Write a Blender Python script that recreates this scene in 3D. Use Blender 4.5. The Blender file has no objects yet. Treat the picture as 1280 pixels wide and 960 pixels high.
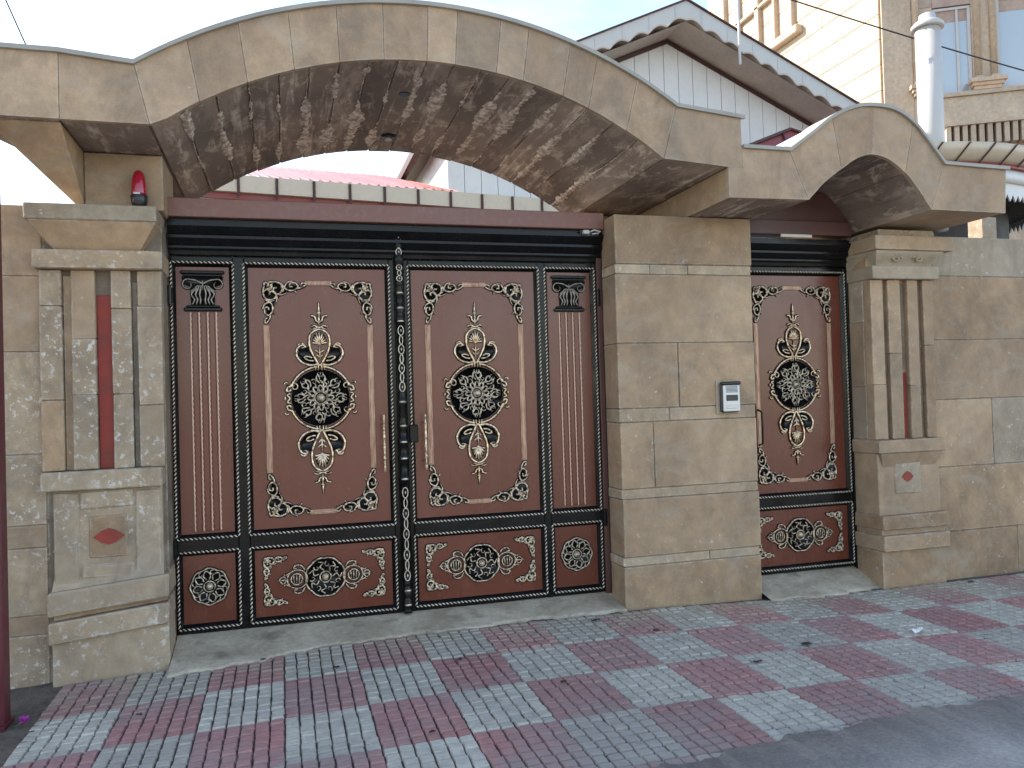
import bpy, math, random
from mathutils import Vector, Matrix
random.seed(7)
R = math.radians
sc = bpy.context.scene
COL = sc.collection

# ------------------------------------------------------------------ camera
YAW, PIT, ROL = R(16.0), R(0.95), R(-1.72)
cam_d = bpy.data.cameras.new('camera'); cam = bpy.data.objects.new('camera', cam_d); COL.objects.link(cam)
fw = Vector((math.sin(YAW)*math.cos(PIT), math.cos(YAW)*math.cos(PIT), math.sin(PIT)))
rt = Vector((math.cos(YAW), -math.sin(YAW), 0)); up = rt.cross(fw)
rt2 = math.cos(ROL)*rt + math.sin(ROL)*up; up2 = -math.sin(ROL)*rt + math.cos(ROL)*up
m = Matrix((rt2, up2, -fw)).transposed().to_4x4(); m.translation = Vector((0, 0, 1.5))
cam.matrix_world = m
cam_d.sensor_width = 36; cam_d.lens = 36*1000/1280; cam_d.clip_end = 3000; cam_d.clip_start = 0.05
sc.camera = cam

# ------------------------------------------------------------------ sky and sun
SUN_AZ, SUN_EL = R(53), R(33)          # azimuth measured to the left of +Y (behind the gate)
w = bpy.data.worlds.new('World'); sc.world = w; w.use_nodes = True
nt = w.node_tree; nt.nodes.clear()
sky = nt.nodes.new('ShaderNodeTexSky'); sky.sky_type = 'NISHITA'; sky.sun_disc = False
sky.sun_elevation = SUN_EL; sky.sun_rotation = -SUN_AZ
sky.air_density = 1.1; sky.dust_density = 0.35; sky.ozone_density = 1.2
bg = nt.nodes.new('ShaderNodeBackground'); bg.inputs[1].default_value = 0.14
wo = nt.nodes.new('ShaderNodeOutputWorld')
tc = nt.nodes.new('ShaderNodeTexCoord'); mpw = nt.nodes.new('ShaderNodeMapping'); mpw.inputs['Scale'].default_value = (1.2, 1.2, 3.4); mpw.inputs['Rotation'].default_value = (0, .25, .6)
nzw = nt.nodes.new('ShaderNodeTexNoise'); nzw.inputs['Scale'].default_value = 1.9; nzw.inputs['Detail'].default_value = 7; nzw.inputs['Roughness'].default_value = .62; nzw.inputs['Distortion'].default_value = .5
mrw = nt.nodes.new('ShaderNodeMapRange'); mrw.inputs[1].default_value = .46; mrw.inputs[2].default_value = .72; mrw.inputs[4].default_value = .75
bww = nt.nodes.new('ShaderNodeRGBToBW'); gnw = nt.nodes.new('ShaderNodeMath'); gnw.operation = 'MULTIPLY'; gnw.inputs[1].default_value = 1.35
mxw = nt.nodes.new('ShaderNodeMix'); mxw.data_type = 'RGBA'
nt.links.new(tc.outputs['Generated'], mpw.inputs[0]); nt.links.new(mpw.outputs[0], nzw.inputs['Vector']); nt.links.new(nzw.outputs['Fac'], mrw.inputs[0])
nt.links.new(sky.outputs[0], bww.inputs[0]); nt.links.new(bww.outputs[0], gnw.inputs[0])
nt.links.new(mrw.outputs[0], mxw.inputs[0]); nt.links.new(sky.outputs[0], mxw.inputs[6]); nt.links.new(gnw.outputs[0], mxw.inputs[7])
nt.links.new(mxw.outputs[2], bg.inputs[0]); nt.links.new(bg.outputs[0], wo.inputs[0])
sd = bpy.data.lights.new('sun', 'SUN'); sd.energy = 3.6; sd.angle = R(0.5); sd.color = (1, .93, .82)
sun = bpy.data.objects.new('sun', sd); COL.objects.link(sun)
to_sun = Vector((-math.sin(SUN_AZ)*math.cos(SUN_EL), math.cos(SUN_AZ)*math.cos(SUN_EL), math.sin(SUN_EL)))
sun.rotation_euler = to_sun.to_track_quat('Z', 'Y').to_euler(); sun.location = (0, 0, 30)
sc.view_settings.view_transform = 'Standard'; sc.view_settings.look = 'None'
sc.view_settings.exposure = 1.64; sc.view_settings.gamma = 1.0; sc.view_settings.use_curve_mapping = False
sc.view_settings.use_white_balance = True; sc.view_settings.white_balance_temperature = 6950; sc.view_settings.white_balance_tint = 13

# ------------------------------------------------------------------ materials
class NT:
    def __init__(s, name):
        s.m = bpy.data.materials.new(name); s.m.use_nodes = True
        s.t = s.m.node_tree; s.b = s.t.nodes['Principled BSDF']
        s._pos = None
    def n(s, k, **kw):
        x = s.t.nodes.new(k)
        for a, v in kw.items(): setattr(x, a, v)
        return x
    def l(s, a, b): s.t.links.new(a, b)
    def pos(s, scale=(1, 1, 1)):
        if s._pos is None: s._geo = s.n('ShaderNodeNewGeometry'); s._pos = s._geo.outputs['Position']
        mp = s.n('ShaderNodeMapping'); mp.inputs['Scale'].default_value = scale
        s.l(s._pos, mp.inputs['Vector']); return mp.outputs[0]
    def noise(s, vec, scale, detail=4, rough=.55, dist=0):
        x = s.n('ShaderNodeTexNoise'); x.inputs['Scale'].default_value = scale; x.inputs['Detail'].default_value = detail
        x.inputs['Roughness'].default_value = rough; x.inputs['Distortion'].default_value = dist
        s.l(vec, x.inputs['Vector']); return x.outputs['Fac']
    def ramp(s, f, a, b, va=0., vb=1.):
        x = s.n('ShaderNodeMapRange'); x.inputs[1].default_value = a; x.inputs[2].default_value = b
        x.inputs[3].default_value = va; x.inputs[4].default_value = vb; s.l(f, x.inputs[0]); return x.outputs[0]
    def math(s, op, a, b):
        x = s.n('ShaderNodeMath', operation=op)
        for i, v in enumerate((a, b)):
            if isinstance(v, (int, float)): x.inputs[i].default_value = v
            else: s.l(v, x.inputs[i])
        return x.outputs[0]
    def mix(s, f, a, b, mode='MIX'):
        x = s.n('ShaderNodeMix', data_type='RGBA', blend_type=mode)
        if isinstance(f, (int, float)): x.inputs[0].default_value = f
        else: s.l(f, x.inputs[0])
        for i, v in ((6, a), (7, b)):
            if isinstance(v, tuple): x.inputs[i].default_value = (*v, 1)
            else: s.l(v, x.inputs[i])
        return x.outputs[2]
    def rnd(s, lo, hi):
        return s.ramp(s.n('ShaderNodeObjectInfo').outputs['Random'], 0, 1, lo, hi)
    def rnd2(s, lo, hi):
        f = s.n('ShaderNodeMath', operation='FRACT'); s.l(s.math('MULTIPLY', s.n('ShaderNodeObjectInfo').outputs['Random'], 37.7), f.inputs[0])
        return s.ramp(f.outputs[0], 0, 1, lo, hi)
    def val(s, col, f):
        x = s.n('ShaderNodeHueSaturation'); s.l(f, x.inputs['Value']); s.l(col, x.inputs['Color']); return x.outputs[0]
    def bump(s, h, strength=.3, dist=.01, prev=None):
        x = s.n('ShaderNodeBump'); x.inputs['Strength'].default_value = strength; x.inputs['Distance'].default_value = dist
        s.l(h, x.inputs['Height'])
        if prev is not None: s.l(prev, x.inputs['Normal'])
        return x.outputs[0]
    def done(s, col=None, rough=.8, metal=0., nrm=None):
        if col is not None:
            if isinstance(col, tuple): s.b.inputs['Base Color'].default_value = (*col, 1)
            else: s.l(col, s.b.inputs['Base Color'])
        if isinstance(rough, (int, float)): s.b.inputs['Roughness'].default_value = rough
        else: s.l(rough, s.b.inputs['Roughness'])
        s.b.inputs['Metallic'].default_value = metal
        if nrm is not None: s.l(nrm, s.b.inputs['Normal'])
        return s.m

def stone_mat(name, c1, c2, chips=.68, stain=.5, stain_col=(.10, .08, .062), var=(.80, 1.05), chipcol=(.56, .52, .45), edge=.7, grey=.22):
    a = NT(name); p = a.pos()
    big = a.noise(p, 1.25, 6, .62, .5); mid = a.noise(p, 11, 7, .65); fine = a.noise(p, 90, 3, .6)
    c = a.mix(a.ramp(big, .34, .66), c1, c2)
    c = a.val(c, a.ramp(mid, .28, .72, .76, 1.18))
    c = a.val(c, a.ramp(fine, .2, .8, .88, 1.1))
    st = a.noise(a.pos((2.6, 2.6, 1.5)), 1.3, 7, .7, .6)
    c = a.mix(a.math('MULTIPLY', a.ramp(st, .48, .66), stain), c, stain_col)
    gr = a.noise(a.pos((1, 1, 1.6)), 3.1, 6, .7, .8)
    c = a.mix(a.ramp(gr, .52, .68, 0, .42), c, (.40, .365, .30))
    ch = a.noise(p, 24, 7, .72, .15); chm = a.ramp(ch, chips, chips + .03)
    # chips appear in clusters
    cl = a.ramp(a.noise(p, 2.6, 3), .40, .56); chm = a.math('MULTIPLY', chm, cl)
    c = a.mix(chm, c, chipcol)
    if edge:
        bv = a.n('ShaderNodeBevel'); bv.samples = 3; bv.inputs['Radius'].default_value = .016
        dt = a.n('ShaderNodeVectorMath', operation='DOT_PRODUCT'); a.l(bv.outputs[0], dt.inputs[0]); a.l(a._geo.outputs['True Normal'], dt.inputs[1])
        em = a.math('MULTIPLY', a.ramp(dt.outputs['Value'], .995, .90), a.ramp(a.noise(p, 15, 6, .72), .44, .60))
        c = a.mix(a.math('MULTIPLY', em, edge), c, chipcol)
    c = a.mix(a.rnd(0, grey), c, (.42, .36, .28))
    c = a.val(c, a.rnd2(*var))
    h = a.math('ADD', a.math('MULTIPLY', mid, .6), a.math('MULTIPLY', fine, .25))
    n = a.bump(h, .6, .010); n = a.bump(chm, -.7, .010, n)
    return a.done(c, a.ramp(mid, .3, .7, .62, .85), 0, n)

M = {}
M['stone'] = stone_mat('tan_stone', (.47, .325, .200), (.295, .192, .112), .63, .36)
M['stone_strip'] = stone_mat('strip_stone', (.44, .315, .20), (.46, .36, .245), .58, .4)
M['stone_worn'] = stone_mat('worn_stone', (.37, .270, .172), (.44, .345, .240), .56, .5, chipcol=(.6, .57, .52))
M['stone_grey'] = stone_mat('grey_stone', (.42, .355, .265), (.34, .26, .18), .60, .4)
M['fascia'] = stone_mat('fascia_stone', (.47, .335, .220), (.33, .225, .142), .66, .38, var=(.78, 1.08))
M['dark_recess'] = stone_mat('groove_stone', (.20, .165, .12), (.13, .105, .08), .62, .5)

M['mortar'] = stone_mat('brown_mortar', (.20, .145, .095), (.27, .21, .145), .6, .4)
a = NT('stained_soffit'); p = a.pos()
b1 = a.noise(a.pos((2.6, .7, 2.6)), 1.7, 8, .74, .3); b2 = a.noise(a.pos((2.2, 1.0, 2.2)), 3.6, 9, .78, .4)
c = a.mix(a.ramp(a.noise(p, 1.4, 3), .35, .65), (.150, .115, .096), (.255, .20, .165))
c = a.mix(a.ramp(b2, .53, .60, 0, .8), c, (.50, .42, .34))
c = a.mix(a.math('MULTIPLY', a.ramp(b1, .52, .60), .55), c, (.40, .325, .265))
b3 = a.noise(a.pos((8, .55, 8)), 1.6, 7, .7, .25)
c = a.mix(a.math('MULTIPLY', a.ramp(b3, .54, .64), a.ramp(b2, .40, .56)), c, (.62, .54, .46))
c = a.val(c, a.rnd(.75, 1.3))
M['soffit'] = a.done(c, .85, 0, a.bump(a.math('ADD', b2, b1), .6, .012))
a = NT('mortar_crust'); p = a.pos()
c = a.mix(a.ramp(a.noise(p, 22, 5, .7), .42, .6), (.32, .26, .215), (.78, .69, .60))
M['crust'] = a.done(c, .9, 0, a.bump(a.noise(p, 60, 4), .6, .006))

def paint(name, col, rough=.4, metal=0, var=.12, scale=5, bump=.05, dust=None, ior=None):
    a = NT(name); p = a.pos(); n1 = a.noise(p, scale, 5, .6); n2 = a.noise(p, scale*9, 4, .6)
    c = a.val(a.mix(0, col, col), a.ramp(n1, .3, .7, 1-var, 1+var))
    if dust: c = a.mix(a.ramp(n2, .5, .8, 0, dust[1]), c, dust[0])
    r = a.ramp(n1, .3, .7, max(.05, rough-.08), rough+.1)
    return a.done(c, r, metal, a.bump(n2, bump, .003))
M['black'] = paint('black_iron_paint', (.005, .0053, .006), .22, 0, .3, 6, .08, ((.03, .03, .03), .15))
M['black'].node_tree.nodes['Principled BSDF'].inputs['Specular IOR Level'].default_value = .24
a = NT('oxblood_panel_paint'); p = a.pos(); n1 = a.noise(p, 1.6, 5, .6); n2 = a.noise(a.pos((7, 7, .9)), 1.2, 6, .65); n3 = a.noise(p, 26, 5, .7)
c = a.val(a.mix(0, (.140, .037, .021), (.140, .037, .021)), a.ramp(n1, .3, .7, .88, 1.12))
c = a.mix(a.ramp(n2, .50, .72, 0, .12), c, (.20, .08, .055)); c = a.mix(a.ramp(n3, .60, .74, 0, .35), c, (.25, .14, .10))
M['panel'] = a.done(c, a.math('ADD', a.ramp(n1, .3, .7, .20, .34), a.ramp(n2, .45, .7, 0, .05)), 0, a.bump(a.math('ADD', n3, n1), .06, .003))
M['jamb'] = paint('brown_jamb_paint', (.085, .036, .030), .45, 0, .2, 4, .05)
M['lintel'] = paint('brown_lintel_paint', (.19, .088, .072), .42, 0, .10, 3, .03, ((.28, .22, .2), .3))
a = NT('champagne_gilding'); p = a.pos(); n1 = a.noise(p, 45, 4, .65); n2 = a.noise(p, 6, 3)
c = a.mix(a.ramp(n2, .35, .65), (.80, .58, .36), (.82, .70, .52)); c = a.mix(a.ramp(n1, .50, .64, 0, .85), c, (.07, .05, .032))
M['gold'] = a.done(c, .30, .65, a.bump(n1, .3, .003))
a = NT('rubbed_silver'); p = a.pos(); n1 = a.noise(p, 60, 4, .65)
c = a.mix(a.ramp(n1, .50, .66, 0, .7), (.76, .69, .56), (.09, .075, .06))
M['silver'] = a.done(c, .34, .4, a.bump(n1, .3, .003))
a = NT('aged_silver'); p = a.pos(); n1 = a.noise(p, 50, 5, .68)
c = a.mix(a.ramp(n1, .42, .62, 0, .85), (.66, .57, .44), (.07, .055, .042))
M['aged_silver'] = a.done(c, .30, .5, a.bump(n1, .4, .003))
M['dull_silver'] = paint('dull_silver', (.30, .275, .23), .35, .3, .3, 30, .1)
M['rose'] = paint('rose_gilding', (.62, .42, .31), .38, .2, .2, 30, .1)
a = NT('dull_gilding'); p = a.pos(); n1 = a.noise(p, 55, 4, .65)
c = a.mix(a.ramp(n1, .44, .60, 0, .85), (.74, .60, .44), (.06, .045, .035))
# patina stays in the recesses
M['dull_gold'] = a.done(c, .33, .5, a.bump(n1, .4, .003))
a = NT('copper_bar'); p = a.pos(); n1 = a.noise(a.pos((1, 1, .15)), 60, 4, .65)
c = a.mix(a.ramp(n1, .42, .66), (.45, .29, .205), (.25, .135, .09))
M['copper'] = a.done(c, .42, .4, a.bump(n1, .35, .003))
M['redpaint'] = paint('faded_red_paint', (.25, .032, .022), .6, 0, .3, 7, .2, ((.22, .08, .05), .3))
M['bordeaux'] = paint('bordeaux_steel', (.095, .012, .022), .42, 0, .2, 4, .05)

def tile_mat(name, col, col2):
    a = NT(name); p = a.pos(); n1 = a.noise(p, 2.2, 5, .65); n2 = a.noise(p, 16, 6, .7); n3 = a.noise(p, 140, 2)
    c = a.mix(a.ramp(n1, .38, .62), col, col2)
    c = a.val(c, a.ramp(n2, .25, .75, .76, 1.2)); c = a.val(c, a.ramp(n3, .2, .8, .9, 1.1))
    c = a.val(c, a.rnd(.84, 1.1))
    c = a.mix(a.ramp(a.noise(p, 1.1, 6, .7, .5), .44, .66, 0.05, .6), c, (.34, .30, .265))
    sx = a.n('ShaderNodeSeparateXYZ'); a.l(a._pos, sx.inputs[0])
    dm = a.math('MULTIPLY', a.ramp(sx.outputs[1], 4.5, 5.0), a.ramp(a.noise(p, 3.3, 6, .7, .5), .40, .56))
    c = a.mix(a.math('MULTIPLY', dm, .8), c, (.37, .32, .235))
    dr = a.math('MULTIPLY', a.ramp(sx.outputs[1], 3.75, 3.0), a.ramp(a.noise(p, 2.3, 7, .7, .4), .38, .60))
    c = a.mix(a.math('MULTIPLY', dr, .75), c, (.30, .28, .25))
    c = a.mix(a.ramp(a.noise(p, 5.2, 6, .7), .64, .74, 0, .7), c, (.085, .07, .065))
    return a.done(c, .78, 0, a.bump(a.math('ADD', n2, n3), .4, .004))
M['tile_red'] = tile_mat('red_concrete_tile', (.42, .20, .185), (.36, .20, .19))
M['tile_grey'] = tile_mat('grey_concrete_tile', (.52, .50, .42), (.44, .42, .355))
M['grout'] = paint('dark_joint_dirt', (.085, .072, .066), .95, 0, .3, 12, .3)
a = NT('smeared_concrete'); p = a.pos(); n1 = a.noise(p, 2.5, 7, .68, .6); n2 = a.noise(p, 30, 5, .7)
c = a.mix(a.ramp(n1, .36, .64), (.31, .265, .19), (.52, .46, .355)); c = a.val(c, a.ramp(n2, .25, .75, .75, 1.2))
c = a.mix(a.ramp(a.noise(p, 6, 5), .6, .72, 0, .5), c, (.09, .08, .06))
M['concrete'] = a.done(c, .88, 0, a.bump(a.math('ADD', n1, a.math('MULTIPLY', n2, .5)), .5, .01))
a = NT('dusty_asphalt'); p = a.pos(); n1 = a.noise(p, 1.3, 6, .65, .5); n2 = a.noise(p, 55, 5, .8); n3 = a.noise(p, 240, 2)
c = a.mix(a.ramp(n1, .36, .64), (.26, .25, .23), (.42, .395, .355)); c = a.val(c, a.ramp(n2, .25, .75, .6, 1.35))
c = a.mix(a.ramp(n3, .66, .74, 0, .8), c, (.45, .43, .40))
M['asphalt'] = a.done(c, .9, 0, a.bump(a.math('ADD', n2, n3), .7, .006))
a = NT('dark_soil'); p = a.pos(); n1 = a.noise(p, 9, 7, .7); n2 = a.noise(p, 70, 4, .7)
c = a.val(a.mix(a.ramp(n1, .35, .65), (.09, .075, .062), (.18, .15, .125)), a.ramp(n2, .2, .8, .6, 1.4))
M['soil'] = a.done(c, .95, 0, a.bump(a.math('ADD', n1, n2), .9, .02))
M['white_siding'] = paint('white_siding', (.60, .615, .62), .5, 0, .05, 2, .02, ((.45, .45, .45), .3))
M['grey_sheet'] = paint('grey_sheet_metal', (.47, .48, .47), .45, 0, .05, 1.5, .02)
M['cream_metal'] = paint('cream_gutter_metal', (.52, .455, .36), .45, 0, .06, 2, .02, ((.35, .32, .25), .4))
M['red_metal'] = paint('red_trim_metal', (.21, .04, .038), .4, 0, .12, 3, .03)
M['rust_strap'] = paint('rust_brown_strap', (.05, .016, .013), .6, 0, .2, 6, .1)
M['roof_red'] = paint('red_roof_sheet', (.42, .17, .16), .45, 0, .12, 2, .04, ((.5, .4, .38), .5))
M['roof_soffit'] = paint('brown_corrugated_sheet', (.44, .375, .32), .7, 0, .15, 2, .08, ((.22, .18, .15), .4))
M['lace'] = paint('pale_valance', (.60, .62, .63), .5, 0, .05, 3, .03)
M['porch_shade'] = paint('porch_shade_dark', (.022, .018, .018), .7, 0, .3, 3, .1)  # near-black colour stands in for the shade inside the porch
M['bldg'] = stone_mat('cream_ashlar', (.53, .42, .31), (.46, .355, .26), .80, .3, (.28, .22, .17), (.92, 1.06), edge=0, grey=.1)
M['bldg_pink'] = stone_mat('rose_ashlar', (.36, .25, .21), (.42, .32, .26), .85, .3, (.22, .16, .13), (.95, 1.05), edge=0, grey=.1)
a = NT('window_glass'); M['glass'] = a.done((.40, .45, .47), .08, 0.0)
a.b.inputs['Specular IOR Level'].default_value = 1.0; a.b.inputs['Metallic'].default_value = .25
M['pvc'] = paint('white_enamel', (.46, .46, .45), .4, 0, .04, 3, .02)
M['ivory'] = paint('ivory_plastic', (.62, .60, .55), .4, 0, .05, 3, .02)
a = NT('red_lens'); M['lens'] = a.done((.42, .012, .035), .12, 0); a.b.inputs['Coat Weight'].default_value = .6
a.b.inputs['Transmission Weight'].default_value = .25
M['plastic_black'] = paint('black_plastic', (.012, .013, .016), .3, 0, .2, 8, .05)
M['plastic_silver'] = paint('silver_plastic', (.56, .57, .58), .35, .2, .04, 8, .03)
M['plastic_grey'] = paint('grey_grille', (.14, .15, .17), .5, 0, .1, 8, .05)
M['wire'] = paint('dark_cable', (.03, .03, .03), .6, 0, .1, 3, .02)
M['petal'] = paint('magenta_petal', (.36, .035, .30), .6, 0, .3, 40, .1)
M['leaf'] = paint('dry_leaf', (.035, .022, .018), .8, 0, .4, 40, .3)
M['green'] = paint('green_leaf', (.05, .09, .03), .6, 0, .3, 40, .1)
M['paper'] = paint('white_paper', (.75, .75, .74), .8, 0, .05, 20, .1)
M['coping'] = paint('grey_coping_metal', (.30, .29, .26), .5, 0, .15, 4, .05)

# ------------------------------------------------------------------ mesh helpers
class MB:
    def __init__(s): s.v = []; s.f = []
    def add(s, vs, fs):
        o = len(s.v); s.v += [tuple(x) for x in vs]; s.f += [tuple(i+o for i in f) for f in fs]
    def box(s, x0, x1, y0, y1, z0, z1):
        s.add([(x0,y0,z0),(x1,y0,z0),(x1,y1,z0),(x0,y1,z0),(x0,y0,z1),(x1,y0,z1),(x1,y1,z1),(x0,y1,z1)],
              [(3,2,1,0),(4,5,6,7),(0,1,5,4),(1,2,6,5),(2,3,7,6),(3,0,4,7)])
    def cbox(s, x0, x1, y0, y1, z0, z1, c=.006, j=0., f=None):
        """box with chamfered edges; j jitters the corners, f maps points"""
        X, Y, Z = (x0, x1), (y0, y1), (z0, z1); vs = []; idx = {}
        for i in (0, 1):
            for k in (0, 1):
                for l in (0, 1):
                    jj = [random.uniform(-j, j) for _ in range(3)]
                    sx, sy, sz = 1-2*i, 1-2*k, 1-2*l
                    for ax in range(3):
                        p = [X[i], Y[k], Z[l]]
                        cc = c*random.uniform(.6, 1.5) if j else c
                        for q, sg in enumerate((sx, sy, sz)):
                            if q != ax: p[q] += sg*cc
                        p = [p[q]+jj[q] for q in range(3)]
                        idx[(i,k,l,ax)] = len(vs); vs.append(f(p) if f else p)
        g = lambda i,k,l,ax: idx[(i,k,l,ax)]
        fs = []
        for i in (0, 1):
            a = [g(i,0,0,0), g(i,1,0,0), g(i,1,1,0), g(i,0,1,0)]; fs.append(a if i else a[::-1])
            a = [g(0,i,0,1), g(1,i,0,1), g(1,i,1,1), g(0,i,1,1)]; fs.append(a if not i else a[::-1])
            a = [g(0,0,i,2), g(1,0,i,2), g(1,1,i,2), g(0,1,i,2)]; fs.append(a if i else a[::-1])
        for k in (0, 1):
            for l in (0, 1):
                fs.append([g(0,k,l,1), g(1,k,l,1), g(1,k,l,2), g(0,k,l,2)])
                fs.append([g(k,0,l,0), g(k,1,l,0), g(k,1,l,2), g(k,0,l,2)])
                fs.append([g(k,l,0,0), g(k,l,1,0), g(k,l,1,1), g(k,l,0,1)])
        for i in (0, 1):
            for k in (0, 1):
                for l in (0, 1): fs.append([g(i,k,l,0), g(i,k,l,1), g(i,k,l,2)])
        s.add(vs, fs)
    def prism(s, poly, y0, y1):
        """poly of (x,z) extruded in y"""
        n = len(poly)
        s.add([(x, y0, z) for x, z in poly]+[(x, y1, z) for x, z in poly],
              [tuple(range(n)), tuple(range(2*n-1, n-1, -1))]+[(i, i+n, (i+1) % n+n, (i+1) % n) for i in range(n)])
    def sweep(s, pts, rad, n=6, closed=False, flat=1., squash=None):
        """tube along 3D pts; rad number or list"""
        P = [Vector(p) for p in pts]; k = len(P); vs = []; fs = []
        up_ = Vector((0, -1, 0)); pn = None
        for i in range(k):
            t = (P[(i+1) % k]-P[i-1]) if closed else (P[min(i+1, k-1)]-P[max(i-1, 0)])
            if t.length < 1e-9: t = Vector((0, 0, 1))
            t.normalize(); b = up_-t*up_.dot(t)
            if b.length < .05:
                b = pn if pn is not None else Vector((1, 0, 0))
            b.normalize(); pn = b; a_ = t.cross(b)
            r = rad[i] if isinstance(rad, (list, tuple)) else rad
            for q in range(n):
                th = 2*math.pi*q/n
                vs.append(P[i]+a_*(r*math.cos(th))+b*(r*flat*math.sin(th)))
        for i in range(k if closed else k-1):
            for q in range(n):
                fs.append((i*n+q, i*n+(q+1) % n, ((i+1) % k)*n+(q+1) % n, ((i+1) % k)*n+q))
        if not closed: fs += [tuple(range(n))[::-1], tuple(range((k-1)*n, k*n))]
        s.add(vs, fs)
    def lathe(s, prof, cx, cy, n=12, axis='z', a0=0, a1=2*math.pi):
        """prof of (r, z)"""
        vs = []; fs = []
        full = abs(a1-a0-2*math.pi) < 1e-6; cnt = n if full else n+1
        for r, z in prof:
            for q in range(cnt):
                th = a0+(a1-a0)*q/n; vs.append((cx+r*math.cos(th), cy+r*math.sin(th), z))
        for i in range(len(prof)-1):
            for q in range(n):
                q2 = (q+1) % cnt; fs.append((i*cnt+q, i*cnt+q2, (i+1)*cnt+q2, (i+1)*cnt+q))
        fs += [tuple(range(cnt))[::-1], tuple(range((len(prof)-1)*cnt, len(prof)*cnt))]
        s.add(vs, fs)
    def mesh(s, name, mat, smooth=False):
        me = bpy.data.meshes.new(name); me.from_pydata(s.v, [], s.f); me.update()
        me.materials.append(M[mat] if isinstance(mat, str) else mat)
        if smooth: me.polygons.foreach_set('use_smooth', [True]*len(me.polygons))
        return me
    def build(s, name, mat, parent=None, loc=(0, 0, 0), smooth=False):
        return link(name, s.mesh(name, mat, smooth), parent, loc)
def link(name, me, parent=None, loc=(0, 0, 0)):
    o = bpy.data.objects.new(name, me); COL.objects.link(o); o.location = loc
    if parent is not None:
        o.parent = parent; o.location = Vector(loc)-parent_world(parent)
    return o
def parent_world(p):
    v = Vector(p.location)
    while p.parent is not None: p = p.parent; v += Vector(p.location)
    return v
def tag(o, label, cat, group=None):
    o['label'] = label; o['category'] = cat
    if group: o['group'] = group
    return o
def thing(name, label, cat, loc=(0, 0, 0), group=None):
    o = bpy.data.objects.new(name, None); COL.objects.link(o); o.location = loc; o.empty_display_size = .1
    return tag(o, label, cat, group)
def part(name, mat, parent, fn, smooth=False):
    mb = MB(); fn(mb); return mb.build(name, mat, parent, (0, 0, 0), smooth)
def cb(name, mat, parent, x0, x1, y0, y1, z0, z1, c=.006, j=.002, f=None):
    mb = MB(); mb.cbox(x0, x1, y0, y1, z0, z1, c, j, f); return mb.build(name, mat, parent)
def structure(o): o['kind'] = 'structure'; return o
def cat_rom(pts, n=8, closed=False):
    out = []; k = len(pts); P = [Vector(p) for p in pts]
    for i in range(k if closed else k-1):
        p0 = P[(i-1) % k] if closed or i > 0 else P[0]*2-P[1]
        p1 = P[i]; p2 = P[(i+1) % k]
        p3 = P[(i+2) % k] if closed or i+2 < k else P[-1]*2-P[-2]
        for q in range(n):
            t = q/n
            out.append(.5*((2*p1)+(p2-p0)*t+(2*p0-5*p1+4*p2-p3)*t*t+(3*p1-p0-3*p2+p3)*t**3))
    if not closed: out.append(P[-1])
    return out

# ------------------------------------------------------------------ ground, road, pavement
def zg(x):
    if x < 1.3: return max(.022-.0105*(x-1.3)**2, -.12)
    return max(.022-.007*(x-1.3)**2, -.03)
structure(part('ground', 'soil', None, lambda b: b.add([(-600,-600,-.26),(600,-600,-.26),(600,900,-.26),(-600,900,-.26)], [(0,1,2,3)])))
def sheet(xs, ya, yb, ny, za, zb):
    """grid between y=ya(x) and y=yb(x), height lerped za(x,t)->"""
    b = MB(); n = len(xs); vs = []; fs = []
    for j in range(ny+1):
        t = j/ny
        for x in xs:
            vs.append((x, ya(x)*(1-t)+yb(x)*t, za(x)*(1-t)+zb(x)*t+random.uniform(-.0015, .0015)))
    for j in range(ny):
        for i in range(n-1): fs.append((j*n+i, j*n+i+1, (j+1)*n+i+1, (j+1)*n+i))
    # skirt along first row
    o = len(vs)
    for i, x in enumerate(xs): vs.append((x, ya(x)+.002, za(x)-.05))
    for i in range(n-1): fs.append((i, i+1, o+i+1, o+i)[::-1])
    b.add(vs, fs); return b
def wob(x, s=1.): return s*(.03*math.sin(3.1*x+1)+.022*math.sin(7.3*x)+.018*math.sin(17.7*x+2)+.012*math.sin(41*x)+.012*math.sin(67*x+1)*math.sin(5*x))
xs = [-40+.0*i for i in range(0)]+[-40, -20, -10, -5]+[-3+.03*i for i in range(0, 360)]+[8, 10, 14, 25, 40]
def road_edge(x):
    e = 2.93+wob(x, .8)
    if x > 1.9: e += .16*min(1, (x-1.9)/1.4)
    return e
structure(sheet(xs, road_edge, lambda x: -9.0, 26, lambda x: zg(x)+.009, lambda x: zg(x)*.3-.05).build('road', 'asphalt', None, smooth=True))
# strip of soil at the left end of the paving
structure(sheet([-30, -10, -5]+[-3.2+.05*i for i in range(41)], lambda x: 2.4, lambda x: 5.3, 40,
                lambda x: zg(x)-.012, lambda x: zg(x)-.004).build('soil_strip', 'soil', None, smooth=True))
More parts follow.
